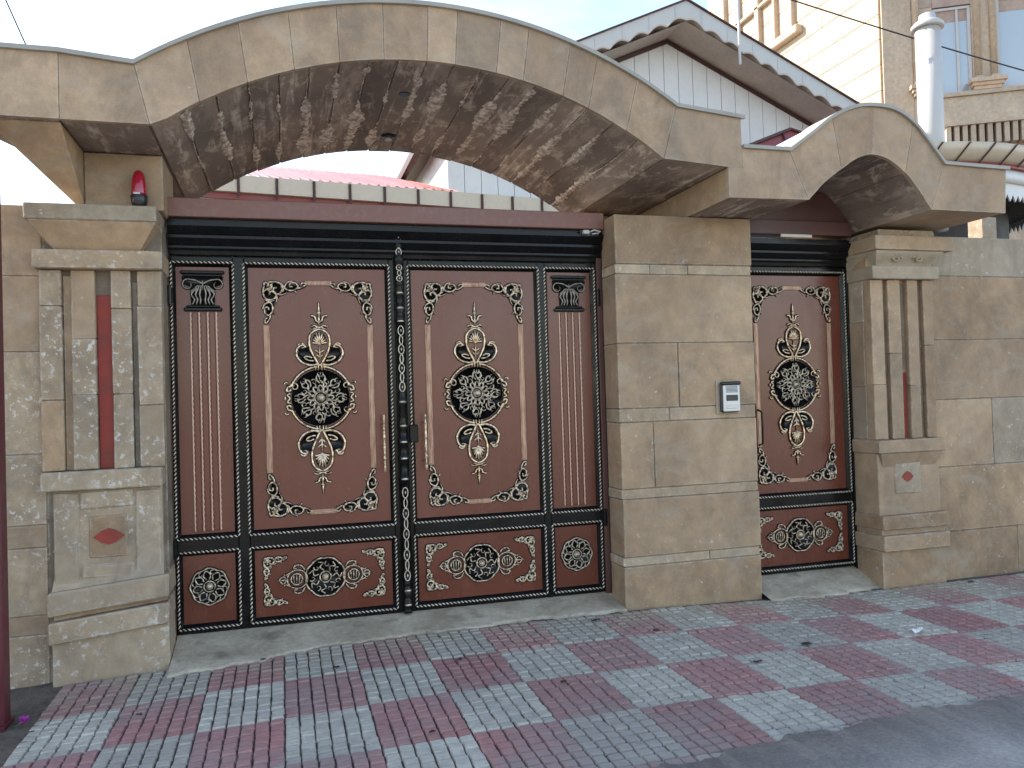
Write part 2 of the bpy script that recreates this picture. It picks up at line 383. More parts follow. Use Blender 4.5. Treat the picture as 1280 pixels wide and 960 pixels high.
# pavement bed and tiles
TX, TY, X0, Y0 = .4, .5262, -.028, 5.07
structure(part('ground_behind', 'soil', None, lambda b: b.add([(-30,5.9,-.06),(40,5.9,-.06),(40,60,-.06),(-30,60,-.06)], [(0,1,2,3)])))
pv_x = [X0+TX*i for i in range(-3, 27)]
pave = structure(sheet(pv_x, lambda x: 2.3, lambda x: 5.16, 2, lambda x: zg(x)-.014, lambda x: zg(x)-.014).build('pavement', 'grout', None))
NCX, NCY = 6, 8
tile_variants = []
for v in range(7):
    b = MB(); cw, cd = TX/NCX, TY/NCY
    for i in range(NCX):
        for j in range(NCY):
            g = .0015; gj = .0048 if v not in (2, 5) else .0026; sx = random.uniform(-.0022, .0022)
            x0 = -TX/2+i*cw+g+random.uniform(0, .0020)+sx; x1 = -TX/2+(i+1)*cw-g-random.uniform(0, .0020)+sx
            y0 = -TY/2+j*cd+gj+random.uniform(0, .0016); y1 = -TY/2+(j+1)*cd-gj-random.uniform(0, .0016)
            z = random.uniform(-.003, .0022); zz = [z+random.uniform(-.0018, .0018) for _ in range(4)]
            if random.random() < .05: zz = [q-.004 for q in zz]
            e = .0045
            o = [(x0,y0,-.013),(x1,y0,-.013),(x1,y1,-.013),(x0,y1,-.013)]
            r_ = lambda: random.uniform(.5, 1.5)*e
            tp = [(x0+r_(),y0+r_(),zz[0]),(x1-r_(),y0+r_(),zz[1]),(x1-r_(),y1-r_(),zz[2]),(x0+r_(),y1-r_(),zz[3])]
            b.add(o+tp, [(4,5,6,7),(0,1,5,4),(1,2,6,5),(2,3,7,6),(3,0,4,7)])
    tile_variants.append((b.mesh('paving_tile_red', 'tile_red'), b.mesh('paving_tile_grey', 'tile_grey')))
for j in range(0, 5):
    for i in range(-3, 25):
        me = random.choice(tile_variants)[0 if (i+j) % 2 else 1]
        cx, cy = X0+TX*(i+.5), Y0-TY*(j+.5)
        o = link('paving_tile', me, pave, (cx, cy, zg(cx)+random.uniform(-.002, .002)))
        sl = (zg(cx+.1)-zg(cx-.1))/.2
        o.rotation_euler = (random.uniform(-.004, .004), -math.atan(sl)+random.uniform(-.004, .004), random.uniform(-.006, .006))
# aprons of smeared concrete in front of the gates
def apron(x0, x1, base, a_, lab):
    n = int((x1-x0)/.03); xx = [x0+(x1-x0)*i/n for i in range(n+1)]
    b = sheet(xx, lambda x: base(x)+wob(x*1.3, .8), lambda x: 5.44, 14, lambda x: zg(x)+.003, lambda x: .088)
    for k, v in enumerate(b.v):
        pass
    return structure(b.build('concrete_apron', 'concrete', None, smooth=True))
apron(-.665, 2.235, lambda x: 4.93+.16*max(0, min(1, (x+.4)/1.0)), .06, '')
apron(3.315, 4.36, lambda x: 4.98+.16*max(0, min(1, (x-3.4)/.9)), .06, '')

# ------------------------------------------------------------------ stone pillars and walls
def rows_of_slabs(parent, x0, x1, y0, y1, rows, splits, mats, name='stone_slab', gap=.003, special={}):
    """rows: z list from top to bottom; splits[i]: list of x joints"""
    for r in range(len(rows)-1):
        zt, zb = rows[r], rows[r+1]
        js = [x0]+[q for q in splits[r] if x0 < q < x1]+[x1]
        for k in range(len(js)-1):
            pr = random.uniform(-.004, .004)
            cb(name, special.get((r, k)) or random.choice(mats), parent,
               js[k]+(gap if k else 0), js[k+1]-(gap if k < len(js)-2 else 0), y0+pr, y1, zb+gap, zt-gap*.5, .004, .0012)

# --- middle pier
P = thing('gate_pier', 'broad plain stone pier between the double gate and the single door', 'pillar', (2.78, 5.25, 0))
x0, x1, F = 2.238, 3.312, 5.12
cb('core', 'mortar', P, x0+.012, x1-.012, F+.012, 6.0, -.2, 2.735, .003, 0)
rowz = [2.752, 2.405, 2.335, 1.852, 1.395, 1.30, .835, .765, .365, .30, -.2]
spl = [[], [2.50, 2.80], [], [2.70], [2.62], [2.49], [], [], [2.9], []]
thin = {1, 4, 7, 8}
for r in range(len(rowz)-1):
    js = [x0]+spl[r]+[x1]
    for k in range(len(js)-1):
        mt = 'stone_strip' if r in (1, 4, 6, 8) else 'stone'
        pr = random.uniform(-.003, .003)+(.003 if r in (1, 4, 6, 8) else 0)
        cb('stone_slab', mt, P, js[k]+(.0025 if k else -pr), js[k+1]-(.0025 if k < len(js)-2 else pr), F+pr, 5.36, rowz[r+1]+.0035, rowz[r]-.002, .004, .0015)

# --- fluted pillar builder
def pillar_base(f):  # helper: tilt towards the left
    return f
# left pillar
L = thing('gate_pillar', 'fluted stone gate pillar with red painted groove and wide flat capital', 'pillar', (-1.0, 5.2, 0))
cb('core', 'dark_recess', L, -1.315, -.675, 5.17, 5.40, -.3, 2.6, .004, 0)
for (a0, a1) in ((-1.325, -1.211), (-1.162, -1.036), (-.952, -.845), (-.811, -.678)):
    z = 1.155; br = [1.155+random.uniform(.3, .5), 1.155+random.uniform(.65, 1.0), 2.312]
    for t in br:
        cb('fluting_strip', random.choice(['stone_worn', 'stone_worn', 'stone']), L, a0, a1, 5.12+random.uniform(-.002, .002), 5.20, z+.001, t-.001, .005, .002); z = t
cb('painted_groove', 'redpaint', L, -1.034, -.954, 5.158, 5.19, 1.157, 2.17, .003, .001)
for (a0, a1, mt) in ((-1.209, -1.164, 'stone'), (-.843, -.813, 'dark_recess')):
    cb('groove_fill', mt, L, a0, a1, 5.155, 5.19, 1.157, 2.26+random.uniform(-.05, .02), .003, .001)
cb('capital_band', 'stone_worn', L, -1.345, -.665, 5.065, 5.36, 2.312, 2.42, .007, .002)
def cap(b):
    lo = [(-1.235, 5.125), (-.795, 5.125), (-.70, 5.40), (-1.30, 5.40)]; hi = [(-1.35, 5.01), (-.685, 5.01), (-.672, 5.40), (-1.35, 5.40)]
    b.add([(x, y, 2.42) for x, y in lo]+[(x, y, 2.577) for x, y in hi], [(3,2,1,0),(4,5,6,7),(0,1,5,4),(1,2,6,5),(2,3,7,6),(3,0,4,7)])
part('capital', 'stone', L, cap)
cb('abacus', 'stone_grey', L, -1.365, -.68, 4.995, 5.40, 2.578, 2.668, .006, .0015)
cb('upper_block', 'stone', L, -1.08, -.655, 5.12, 5.60, 2.67, 3.0, .006, .002)
cb('lower_band', 'stone_worn', L, -1.325, -.688, 5.065, 5.36, 1.045, 1.152, .008, .003)
cb('pedestal', 'stone_worn', L, -1.275, -.70, 5.115, 5.36, .44, 1.043, .008, .003)
for q in ((-1.275, -1.135, .50, 1.03), (-.845, -.70, .50, 1.03), (-1.132, -.848, .93, 1.03), (-1.132, -.848, .53, .61)):
    cb('pedestal_border', 'stone_worn', L, q[0]+.004, q[1]-.004, 5.100, 5.13, q[2], q[3], .009, .003)
cb('plaque', 'stone', L, -1.098, -.882, 5.106, 5.13, .640, .897, .012, .002)
def diamond(cx, cz, w_, h_, y):
    def f(b):
        top = [(-w_, 0), (-w_*.45, h_*.72), (0, h_), (w_*.45, h_*.72), (w_, 0), (w_*.45, -h_*.72), (0, -h_), (-w_*.45, -h_*.72)]
        b.prism([(cx+u, cz+v) for u, v in top], y, y+.02)
    return f
part('red_diamond', 'redpaint', L, diamond(-.985, .768, .082, .047, 5.098))
sl = lambda p: (p[0], p[1], p[2]+.10*(p[0]+.68))
def flare(b):
    vs = [(-1.285, 5.06, .50), (-.69, 5.06, .50), (-.70, 5.12, .60), (-1.275, 5.12, .60), (-1.285, 5.36, .50), (-.69, 5.36, .50), (-.70, 5.36, .60), (-1.275, 5.36, .60)]
    b.add([sl(v) for v in vs], [(0,1,2,3),(1,5,6,2),(4,0,3,7),(3,2,6,7),(4,5,1,0)])
part('base_flare', 'stone_worn', L, flare)
cb('base_moulding', 'stone_worn', L, -1.295, -.664, 5.04, 5.36, .405, .535, .009, .004, sl)
cb('base_neck', 'stone', L, -1.27, -.675, 5.075, 5.36, .375, .404, .003, .001, sl)
cb('base_moulding', 'stone_worn', L, -1.29, -.666, 5.03, 5.36, .25, .374, .009, .004, sl)
cb('plinth', 'stone_worn', L, -1.28, -.668, 5.07, 5.36, -.25, .249, .006, .004, sl)

# right column
C = thing('gate_pillar', 'fluted stone pillar with carved capital standing between the single door and long wall', 'pillar', (4.64, 5.2, 0))
cb('core', 'stone', C, 4.353, 4.93, 5.165, 5.42, -.2, 2.6, .004, 0)
for k, (a0, a1) in enumerate(((4.348, 4.462), (4.507, 4.619), (4.686, 4.785), (4.838, 4.928))):
    z = 1.09
    for t in (1.09+random.uniform(.4, .8), 2.322):
        cb('fluting_strip', 'stone', C, a0, a1, 5.12+random.uniform(-.002, .002), 5.20, z+.001, t-.001, .004, .0015); z = t
cb('painted_groove', 'redpaint', C, 4.621, 4.684, 5.160, 5.19, 1.092, 1.60, .003, .001)
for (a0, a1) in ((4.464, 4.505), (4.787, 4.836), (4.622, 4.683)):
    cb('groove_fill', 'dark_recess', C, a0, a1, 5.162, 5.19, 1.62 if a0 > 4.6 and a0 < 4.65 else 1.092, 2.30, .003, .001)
for k in range(3):
    cb('side_slab', 'stone_grey' if k != 1 else 'stone', C, 4.346, 4.38, 5.21, 5.36, [1.09, 1.5, 2.0][k]+.002, [1.5, 2.0, 2.322][k]-.002, .004, .002)
cb('capital_band', 'stone_grey', C, 4.340, 4.955, 5.075, 5.38, 2.324, 2.420, .006, .002)
def cap2(b):
    lo = [(4.40, 5.115), (4.91, 5.115), (4.93, 5.38), (4.34, 5.38)]; hi = [(4.355, 5.05), (4.985, 5.05), (4.985, 5.38), (4.33, 5.38)]
    n = 6
    for k in range(n):
        t0, t1 = k/n, (k+1)/n; e = lambda t: t*t*(3-2*t)
        A = [(lo[q][0]*(1-e(t0))+hi[q][0]*e(t0), lo[q][1]*(1-e(t0))+hi[q][1]*e(t0), 2.42+.115*t0) for q in range(4)]
        B = [(lo[q][0]*(1-e(t1))+hi[q][0]*e(t1), lo[q][1]*(1-e(t1))+hi[q][1]*e(t1), 2.42+.115*t1) for q in range(4)]
        b.add(A+B, [(0,1,5,4),(1,2,6,5),(2,3,7,6),(3,0,4,7)])
part('capital', 'stone_grey', C, cap2)
for (cx, sg) in ((4.56, 1), (4.76, -1)):
    pts = [(cx+sg*.05*(1-t*.75)*math.cos(7*t), 5.075-.02*0, 2.478+.036*(1-t*.75)*math.sin(7*t)) for t in [i/20 for i in range(21)]]
    part('volute', 'stone_grey', C, lambda b: b.sweep(pts, .008, 6), True)
cb('abacus', 'stone', C, 4.335, 5.06, 5.03, 5.42, 2.537, 2.648, .006, .003)
cb('cap_slab', 'stone_worn', C, 4.40, 4.92, 5.07, 5.42, 2.649, 2.70, .005, .003)
cb('lower_band', 'stone', C, 4.335, 4.955, 5.07, 5.38, .985, 1.088, .006, .002)
cb('pedestal', 'stone', C, 4.352, 4.925, 5.115, 5.38, .38, .984, .006, .002)
def flare2(b):
    b.add([(4.40,5.113,.88),(4.88,5.113,.88),(4.93,5.075,.984),(4.352,5.075,.984)], [(0,1,2,3)])
    b.add([(4.40,5.113,.88),(4.352,5.075,.984),(4.352,5.115,.984)], [(0,1,2)]); b.add([(4.88,5.113,.88),(4.93,5.115,.984),(4.93,5.075,.984)], [(0,1,2)])
part('band_flare', 'stone', C, flare2)
cb('plaque', 'stone_grey', C, 4.500, 4.735, 5.103, 5.13, .672, .905, .006, .002)
part('red_diamond', 'redpaint', C, diamond(4.61, .80, .052, .040, 5.097))
cb('base_moulding', 'stone', C, 4.338, 4.945, 5.06, 5.38, .405, .515, .007, .003)
cb('base_neck', 'stone', C, 4.35, 4.93, 5.09, 5.38, .362, .404, .003, .001)
cb('base_moulding', 'stone', C, 4.335, 4.945, 5.05, 5.38, .245, .361, .007, .003)
cb('plinth', 'stone', C, 4.345, 4.935, 5.09, 5.38, -.2, .244, .006, .003)

# right long wall
W = thing('boundary_wall', 'long wall of tan stone slabs running on past the single door', 'wall', (7.5, 5.3, 0))
cb('core', 'mortar', W, 4.94, 12.0, 5.163, 5.40, -.2, 2.66, .003, 0)
rows_of_slabs(W, 4.93, 12.0, 5.155, 5.19, [2.678, 2.36, 1.852, 1.378, .845, .335, -.2],
              [[6.3, 7.4, 9], [5.9, 7.3, 9.2], [6.15, 8, 9.8], [5.51, 6.3, 7.6, 9], [6.4, 7.7, 9.4], [5.72, 7.0, 8.8]],
              ['stone'], special={(3, 1): 'stone_grey', (0, 0): 'stone_grey'})
# left wall
W2 = thing('boundary_wall', 'weathered stone slab wall beside the pillar with red groove', 'wall', (-2.6, 5.3, 0))
cb('core', 'mortar', W2, -6.0, -1.31, 5.173, 5.42, -.3, 2.66, .003, 0)
rows_of_slabs(W2, -6.0, -1.318, 5.165, 5.20, [2.69, 2.28, 1.845, 1.255, .85, .72, .335, .225, -.3],
              [[-2.6, -4], [-2.1, -3.4], [-2.5, -4], [-2.2, -3.6], [-2.0, -3], [-2.6, -4], [-2.3, -3], [-2.4, -4]], ['stone_worn', 'stone_worn', 'stone'])

# ------------------------------------------------------------------ arched canopy
YF, YB, YL = 4.58, 6.32, 4.66
CAN = thing('arched_canopy', 'stone faced canopy with a big arch over the gate and small arch over the door', 'canopy', (1.9, 5.4, 2.7))
def arc(cx, top, r_, x): return top-r_+math.sqrt(max(r_*r_-(x-cx)**2, 0))
inner, outer = [], []            # matched stations
for x in (-5.0, -3.2, -1.6, -1.075): inner.append((x, 3.008)); outer.append((x, 3.357))
i_arch0 = len(inner); NA = 36
for k in range(NA+1):
    t = k/NA
    xi = -.645+(2.36+.645)*t; xo = -.716+(2.46+.716)*t
    inner.append((xi, arc(.8575, 3.478, 2.54, xi))); outer.append((xo, arc(.872, 3.805, 2.87, xo)))
inner[i_arch0] = (-.645, 3.008)
i_arch1 = len(inner)-1
inner += [(2.80, 2.957), (2.82, 2.956), (2.82, 2.756)]; outer += [(2.905, 3.282), (2.925, 3.281), (2.925, 3.09)]
i_low = len(inner)-1
si = cat_rom([(3.42,2.765,0),(3.55,2.885,0),(3.69,2.985,0),(3.82,3.065,0),(3.95,3.100,0),(4.09,3.07,0),(4.22,2.985,0),(4.33,2.865,0),(4.43,2.735,0)], 4)
so = cat_rom([(3.285,3.09,0),(3.45,3.205,0),(3.63,3.335,0),(3.81,3.415,0),(3.98,3.437,0),(4.15,3.418,0),(4.30,3.335,0),(4.43,3.20,0),(4.55,3.065,0)], 4)
i_s0 = len(inner)
inner += [(p.x, p.y) for p in si]; outer += [(p.x, p.y) for p in so]
i_s1 = len(inner)-1
inner += [(5.09, 2.732)]; outer += [(5.11, 3.055)]
def core(b):
    n = len(inner)
    I = [(x, z+.011) for x, z in inner]; O = [(x, z-.006) for x, z in outer]
    I[i_low-1] = (2.852, I[i_low-1][1]); I[i_low] = (2.852, I[i_low][1]); I[-1] = (5.085, I[-1][1]); O[-1] = (5.10, O[-1][1])
    O[i_low] = (2.915, O[i_low][1]); O[i_low-1] = (2.915, O[i_low-1][1])
    ya, yb = YF+.007, YB+.008
    vs = [(x, ya, z) for x, z in I]+[(x, ya, z) for x, z in O]+[(x, yb if k > 2 else YL, z) for k, (x, z) in enumerate(I)]+[(x, yb if k > 2 else YL, z) for k, (x, z) in enumerate(O)]; fs = []
    for k in range(n-1):
        fs += [(k, k+1, n+k+1, n+k), (2*n+k+1, 2*n+k, 3*n+k, 3*n+k+1), (k+1, k, 2*n+k, 2*n+k+1), (n+k, n+k+1, 3*n+k+1, 3*n+k)]
    fs += [(0, n, 3*n, 2*n), (n-1, 2*n-1, 4*n-1, 3*n-1)]
    b.add(vs, fs)
part('slab', 'mortar', CAN, core)
# facing slabs
def seg(k0, k1, f0=0, f1=0):
    return [inner[k] for k in range(k0, k1+1)]+[outer[k] for k in range(k1, k0-1, -1)]
def inset(poly, g):
    cx = sum(p[0] for p in poly)/len(poly); out = []
    return [(x+(g if x < cx else -g)*.5, z) for x, z in poly]
fac = [[inner[0], inner[1], outer[1], outer[0]], [inner[1], inner[2], outer[2], outer[1]],
       [inner[2], inner[3], outer[3], outer[2]], [inner[3], inner[i_arch0], outer[i_arch0], outer[3]]]
cuts = [0, 3, 6, 9, 12, 15, 18, 20, 23, 25, 28, 30, 33, 36]
for q in range(len(cuts)-1): fac.append(seg(i_arch0+cuts[q], i_arch0+cuts[q+1]))
fac.append([inner[i_arch1], (2.82, 2.956), (2.925, 2.956), (2.925, 3.281), outer[i_arch1]])
fac.append([(2.82, 2.756), (3.42, 2.765), (3.285, 3.09), (2.925, 3.09), (2.925, 2.9555), (2.82, 2.9555)])
scut = [0, 4, 8, 12, 16, 20, 24, 28, 32]
for q in range(0, len(scut)-1, 2): fac.append(seg(i_s0+scut[q], i_s0+scut[q+2]))
fac.append([inner[i_s1], inner[-1], outer[-1], outer[i_s1]])
for poly in fac:
    pr = random.uniform(-.0025, .0025)
    part('facing_slab', 'fascia', CAN, lambda b: b.prism(inset(poly, .0028), YF+pr, YF+.0295))
# soffit slabs
def soffit_slab(pts, name='soffit_slab', mat='soffit', yb_=None):
    dz = random.uniform(-.004, .004)
    def f(b):
        n = len(pts); ya, yb = YF+.031, yb_ or YB
        vs = [(x, ya, z+dz) for x, z in pts]+[(x, yb, z+dz) for x, z in pts]+[(x, ya, z+.032) for x, z in pts]+[(x, yb, z+.032) for x, z in pts]; fs = []
        for k in range(n-1): fs += [(k, n+k, n+k+1, k+1), (k, k+1, 2*n+k+1, 2*n+k), (n+k+1, n+k, 3*n+k, 3*n+k+1)]
        fs += [(0, 2*n, 3*n, n), (n-1, 2*n-1, 4*n-1, 3*n-1)]
        b.add(vs, fs)
    return part(name, mat, CAN, f)
def shrink(pts, g=.005):
    pts = [list(p) for p in pts]; pts[0][0] += g; pts[-1][0] -= g; return pts
def crust(p, q, wmax=.02, y0=YF+.04, y1=YB-.02):
    """irregular mortar ridge along the joint at point p, tangent towards q"""
    tx, tz = q[0]-p[0], q[1]-p[1]; l = math.hypot(tx, tz); tx /= l; tz /= l
    n = 60; ph = [random.uniform(0, 6) for _ in range(4)]; yst = random.uniform(0, .25)
    vs, fs = [], []
    for k in range(n+1):
        t = k/n; y = y0+(y1-y0)*t
        ww = wmax*max(0.04, .35+.42*math.sin(5*t+ph[0])+.35*math.sin(13*t+ph[1])+.25*random.uniform(-1, 1)) if t > yst*.6 else .001
        sh = .007*math.sin(9*t+ph[2])+.004*random.uniform(-1, 1)
        ww *= min(1, (1-t)*6); d = .001+.25*ww
        vs += [(p[0]+tx*(sh-ww), y, p[1]+tz*(sh-ww)-.0005), (p[0]+tx*sh+tz*d, y, p[1]+tz*sh-abs(tx)*d-.002), (p[0]+tx*(sh+ww), y, p[1]+tz*(sh+ww)-.0005)]
    for k in range(n): fs += [(3*k, 3*k+1, 3*k+4, 3*k+3), (3*k+1, 3*k+2, 3*k+5, 3*k+4)]
    part('mortar_ridge', 'crust', CAN, lambda b: b.add(vs, fs))
soffit_slab([(-5.0, 3.008), (-1.085, 3.008)], yb_=YL); soffit_slab([(-1.075, 3.008), (-.655, 3.008)])
for k in range(0, NA, 2):
    pts = [inner[i_arch0+k+q] for q in range(3)]
    soffit_slab(shrink(pts))
    if k: crust(inner[i_arch0+k], inner[i_arch0+k+1], random.choice([.03, .045, .06, .05]))
soffit_slab(shrink([inner[i_arch1], (2.82, 2.956)]))
part('step_side', 'stone', CAN, lambda b: b.box(2.822, 2.85, YF+.031, YB, 2.758, 2.953))
soffit_slab(shrink([(2.851, 2.7585), (3.415, 2.765)], .001), mat='soffit')
for k in range(0, 32, 4): soffit_slab(shrink([inner[i_s0+k+q] for q in range(5)], .003))
soffit_slab(shrink([inner[i_s1], (5.085, 2.732)], .002), mat='fascia')
# metal coping along the top edge
def coping(path):
    def f(b):
        n = len(path); vs = []; fs = []
        prof = [(YF-.022, -.008), (YF-.022, .016), (YF+.25, .018), (YF+.25, .001), (YF-.004, .001), (YF-.004, -.008)]; k_ = len(prof)
        for x, z in path: vs += [(x, y, z+d) for y, d in prof]
        for i in range(n-1):
            for q in range(k_): fs.append((i*k_+q, (i+1)*k_+q, (i+1)*k_+(q+1) % k_, i*k_+(q+1) % k_))
        fs += [tuple(range(k_)), tuple(range((n-1)*k_, n*k_))[::-1]]
        b.add(vs, fs)
    part('coping', 'coping', CAN, f)
coping(outer[:i_arch1+1]+[(2.945, 3.281)]); coping([(2.93, 3.09)]+outer[i_s0:]+[(5.125, 3.055)])
# roof skin on the top of the canopy (screed)
for path in (outer[3:i_arch1+1]+[(2.915, 3.281)], [(2.94, 3.09)]+outer[i_s0:]):
    def f(b):
        n = len(path)
        b.add([(x, YF+.252, z+.004) for x, z in path]+[(x, YB, z+.004) for x, z in path], [(k, k+1, n+k+1, n+k) for k in range(n-1)])
    part('roof_skin', 'ivory', CAN, f)
# haunch at the left of the pillar
def haunch(b):
    A, B, Cc, D = (-1.43, 4.63, 3.004), (-1.082, 4.63, 3.004), (-1.082, 5.16, 2.672), (-1.105, 5.16, 2.672)
    b.add([A, B, Cc, D, (A[0], 4.655, A[2]), (B[0], 5.5, B[2]), (Cc[0], 5.5, Cc[2]), (D[0], 5.5, D[2])], [(0,3,2,1),(0,4,7,3),(1,2,6,5),(2,3,7,6),(4,5,6,7)])
part('haunch', 'stone', CAN, haunch)
part('lamp_socket', 'plastic_black', CAN, lambda b: b.lathe([(.05, 3.452), (.055, 3.46), (.055, 3.478)], .80, 5.93, 14))
part('socket_rim', 'pvc', CAN, lambda b: b.lathe([(.018, 3.436), (.026, 3.440), (.026, 3.4515)], .80, 5.93, 12))
part('junction_hole', 'plastic_black', CAN, lambda b: b.lathe([(.038, 3.468), (.040, 3.479)], .80, 5.10, 8))
# hidden rear piers that carry the canopy
cb('rear_pier', 'stone', CAN, 2.30, 2.80, 6.02, 6.30, -.2, 2.95, .004, 0)
cb('rear_pier', 'stone', CAN, 4.46, 5.0, 5.5, 6.28, -.2, 2.73, .004, 0)
cb('rear_pier', 'stone', CAN, -1.2, -.75, 5.62, 6.28, -.2, 3.0, .004, 0)

# ------------------------------------------------------------------ ornaments (shared meshes, local u right / v up, front is -y)
class Orn:
    def __init__(s, bk=1.5): s.g = MB(); s.k = MB(); s.bk = bk
    def st(s, pts, r=.006, taper=False, smooth=4, closed=False, back=True, lift=.0):
        P3 = [(p[0], 0, p[1]) for p in pts]
        if smooth: P3 = [tuple(v) for v in cat_rom(P3, smooth, closed)]
        n = len(P3)
        r *= .84
        rr = [r*(1-.75*i/(n-1)) for i in range(n)] if taper else [r*(1+.22*math.sin(i*1.7+n)) for i in range(n)]
        s.g.sweep([(p[0], -.010-lift, p[2]) for p in P3], rr, 5, closed, .9)
        if back: s.k.sweep([(p[0], -.003, p[2]) for p in P3], [q*s.bk+.002 for q in rr], 5, closed, .6)
    def spiral(s, cx, cz, r0, r1, a0, a1, r=.006, n=14, **kw):
        s.st([(cx+(r0+(r1-r0)*i/n)*math.cos(a0+(a1-a0)*i/n), cz+(r0+(r1-r0)*i/n)*math.sin(a0+(a1-a0)*i/n)) for i in range(n+1)], r, True, 0, **kw)
    def boss(s, cx, cz, r, h=.02):
        s.g.add(*dome(cx, cz, r, h))
    def fill(s, pts, d=.004):
        n = len(pts); s.k.add([(p[0], -d, p[1]) for p in pts]+[(p[0], 0, p[1]) for p in pts], [tuple(range(n))]+[(i, (i+1) % n, n+(i+1) % n, n+i) for i in range(n)])
    def meshes(s, name, mat='gold'): return s.g.mesh(name, mat, True), s.k.mesh(name+'_backing', 'black', True)
def dome(cx, cz, r, h):
    vs, fs = [], []; n = 10; m_ = 3
    for j in range(m_):
        a_ = j/m_*math.pi/2
        for q in range(n): vs.append((cx+r*math.cos(a_)*math.cos(q*2*math.pi/n), -.006-h*math.sin(a_), cz+r*math.cos(a_)*math.sin(q*2*math.pi/n)))
    vs.append((cx, -.006-h, cz))
    for j in range(m_-1):
        for q in range(n): fs.append((j*n+q, j*n+(q+1) % n, (j+1)*n+(q+1) % n, (j+1)*n+q))
    for q in range(n): fs.append(((m_-1)*n+q, (m_-1)*n+(q+1) % n, len(vs)-1))
    return vs, fs
def pol(r, a): return (r*math.cos(a), r*math.sin(a))
PI = math.pi
# central medallion
o = Orn()
o.fill([pol(.186, i*2*PI/40) for i in range(40)])
for sx in (1, -1):
    for sy in (1, -1):
        pts = [(sx*.2*math.sin(a_), sy*.205*math.cos(a_)) for a_ in [.10+.09*i for i in range(13)]]
        o.st(pts+[(sx*.206, sy*.075), (sx*.215, sy*.052), (sx*.200, sy*.045), (sx*.188, sy*.058)], .0085, False, 3)
        o.spiral(sx*.165, sy*.075, .028, .008, 0 if sx > 0 else PI, (PI*1.6)*sy*sx, .007)
        o.st([(sx*.205, sy*.10), (sx*.222, sy*.105), (sx*.228, sy*.092)], .006)
    o.st([(sx*.19, .032), (sx*.212, .022), (sx*.196, 0), (sx*.212, -.022), (sx*.19, -.032)], .0065)
    o.st([(sx*.225, .012), (sx*.226, -.012)], .006)
for sy in (1, -1):
    for u in (-.03, -.012, .012, .03): o.st([(u, sy*.182), (u*.8, sy*.225)], .0065, False, 2)
MED = o.meshes('medallion')
o = Orn(1.3); o.boss(0, 0, .030, .034); rm = random.Random(3)
o.st([pol(.040, i*2*PI/16) for i in range(16)], .006, False, 0, True)
for k in range(12):
    a_ = k*PI/6
    o.st([pol(.044, a_-.12), pol(.066, a_-.2), pol(.084, a_+.05), pol(.066, a_+.22), pol(.044, a_+.12)], .006, False, 3, lift=.008)
for k in range(8):
    a_ = k*PI/4; q = rm.uniform(-.05, .05); s_ = 1 if k % 2 else -1
    tip = .168 if k % 2 == 0 else .158
    o.st([pol(.074, a_+.25*s_), pol(.098, a_+.16*s_+q), pol(.122, a_-.05*s_), pol(tip, a_+q)], .0085, True, 4, lift=.004)
    for d in (-1, 1):
        o.st([pol(.096, a_+d*.05), pol(.118, a_+d*.20), pol(.140, a_+d*.20+q), pol(.150, a_+d*.09), pol(.136, a_+d*.07)], .0062, False, 3, lift=.002)
        o.st([pol(.138, a_+d*.03), pol(.158, a_+d*.12), pol(.168, a_+d*.06)], .0055, True, 3)
    o.spiral(*pol(.112, a_+.39), .020, .005, a_+1, a_+1+6.0*s_, .006, 12)
    o.st([pol(.078, a_+.39), pol(.096, a_+.36), pol(.104, a_+.44)], .006, True, 3, lift=.004)
MEDF = o.meshes('flower_rosette', 'aged_silver')
# cartouche with palmette (pointing up, origin where it touches the ring)
o = Orn(1.25)
ov = [(0, 0), (.030, .045), (.058, .105), (.066, .160), (.052, .210), (.0, .238), (-.052, .210), (-.066, .160), (-.058, .105), (-.030, .045)]
o.st(ov, .0085, False, 4, True)
for sx in (1, -1):
    wing = [(sx*.012, .008), (sx*.06, .002), (sx*.115, .022), (sx*.148, .07), (sx*.138, .118), (sx*.105, .135), (sx*.088, .118)]
    o.st(wing, .0085, False, 4)
    o.fill([(sx*.02, .012), (sx*.06, .01), (sx*.11, .03), (sx*.138, .07), (sx*.13, .11), (sx*.10, .125), (sx*.065, .12), (sx*.055, .09)][::sx], .003)
    o.spiral(sx*.112, .125, .026, .007, .3 if sx > 0 else PI-.3, (.3+5 if sx > 0 else PI-.3-5), .007)
    o.st([(sx*.04, .03), (sx*.075, .035), (sx*.10, .055), (sx*.075, .06), (sx*.05, .05)], .006, False, 3)
o.fill([(.048*math.cos(PI*i/12), .146+.074*math.sin(PI*i/12)) for i in range(13)], .003)
for k in range(9):
    a_ = PI/2+(k-4)*.36; r_ = .074 if k in (3, 4, 5) else .062
    o.st([(0+.010*math.cos(a_), .142+.010*math.sin(a_)), (r_*.74*math.cos(a_), .142+r_*math.sin(a_))], .0085, False, 2)
o.boss(0, .142, .012, .014)
o.st([(0, .04), (0, .14)], .008, True, 2); o.st([(-.02, .07), (0, .055), (.02, .07)], .006); o.st([(-.028, .10), (0, .085), (.028, .10)], .006)
CARTU = o.meshes('cartouche')
# finial (pointing up, origin at the cartouche)
o = Orn(1.5)
o.st([(-.055, .012), (-.03, .022), (0, .008), (.03, .022), (.055, .012)], .006)
o.st([(-.04, -.002), (0, .012), (.04, -.002)], .005)
o.st([(-.052, .088), (-.028, .082), (-.018, .055), (0, .044), (.018, .055), (.028, .082), (.052, .088)], .0075)
o.st([(0, .03), (0, .10)], .009, False, 2); o.st([(0, .11), (0, .150), (0, .178)], .0105, True, 2); o.boss(0, .105, .012, .014)
FIN = o.meshes('finial')
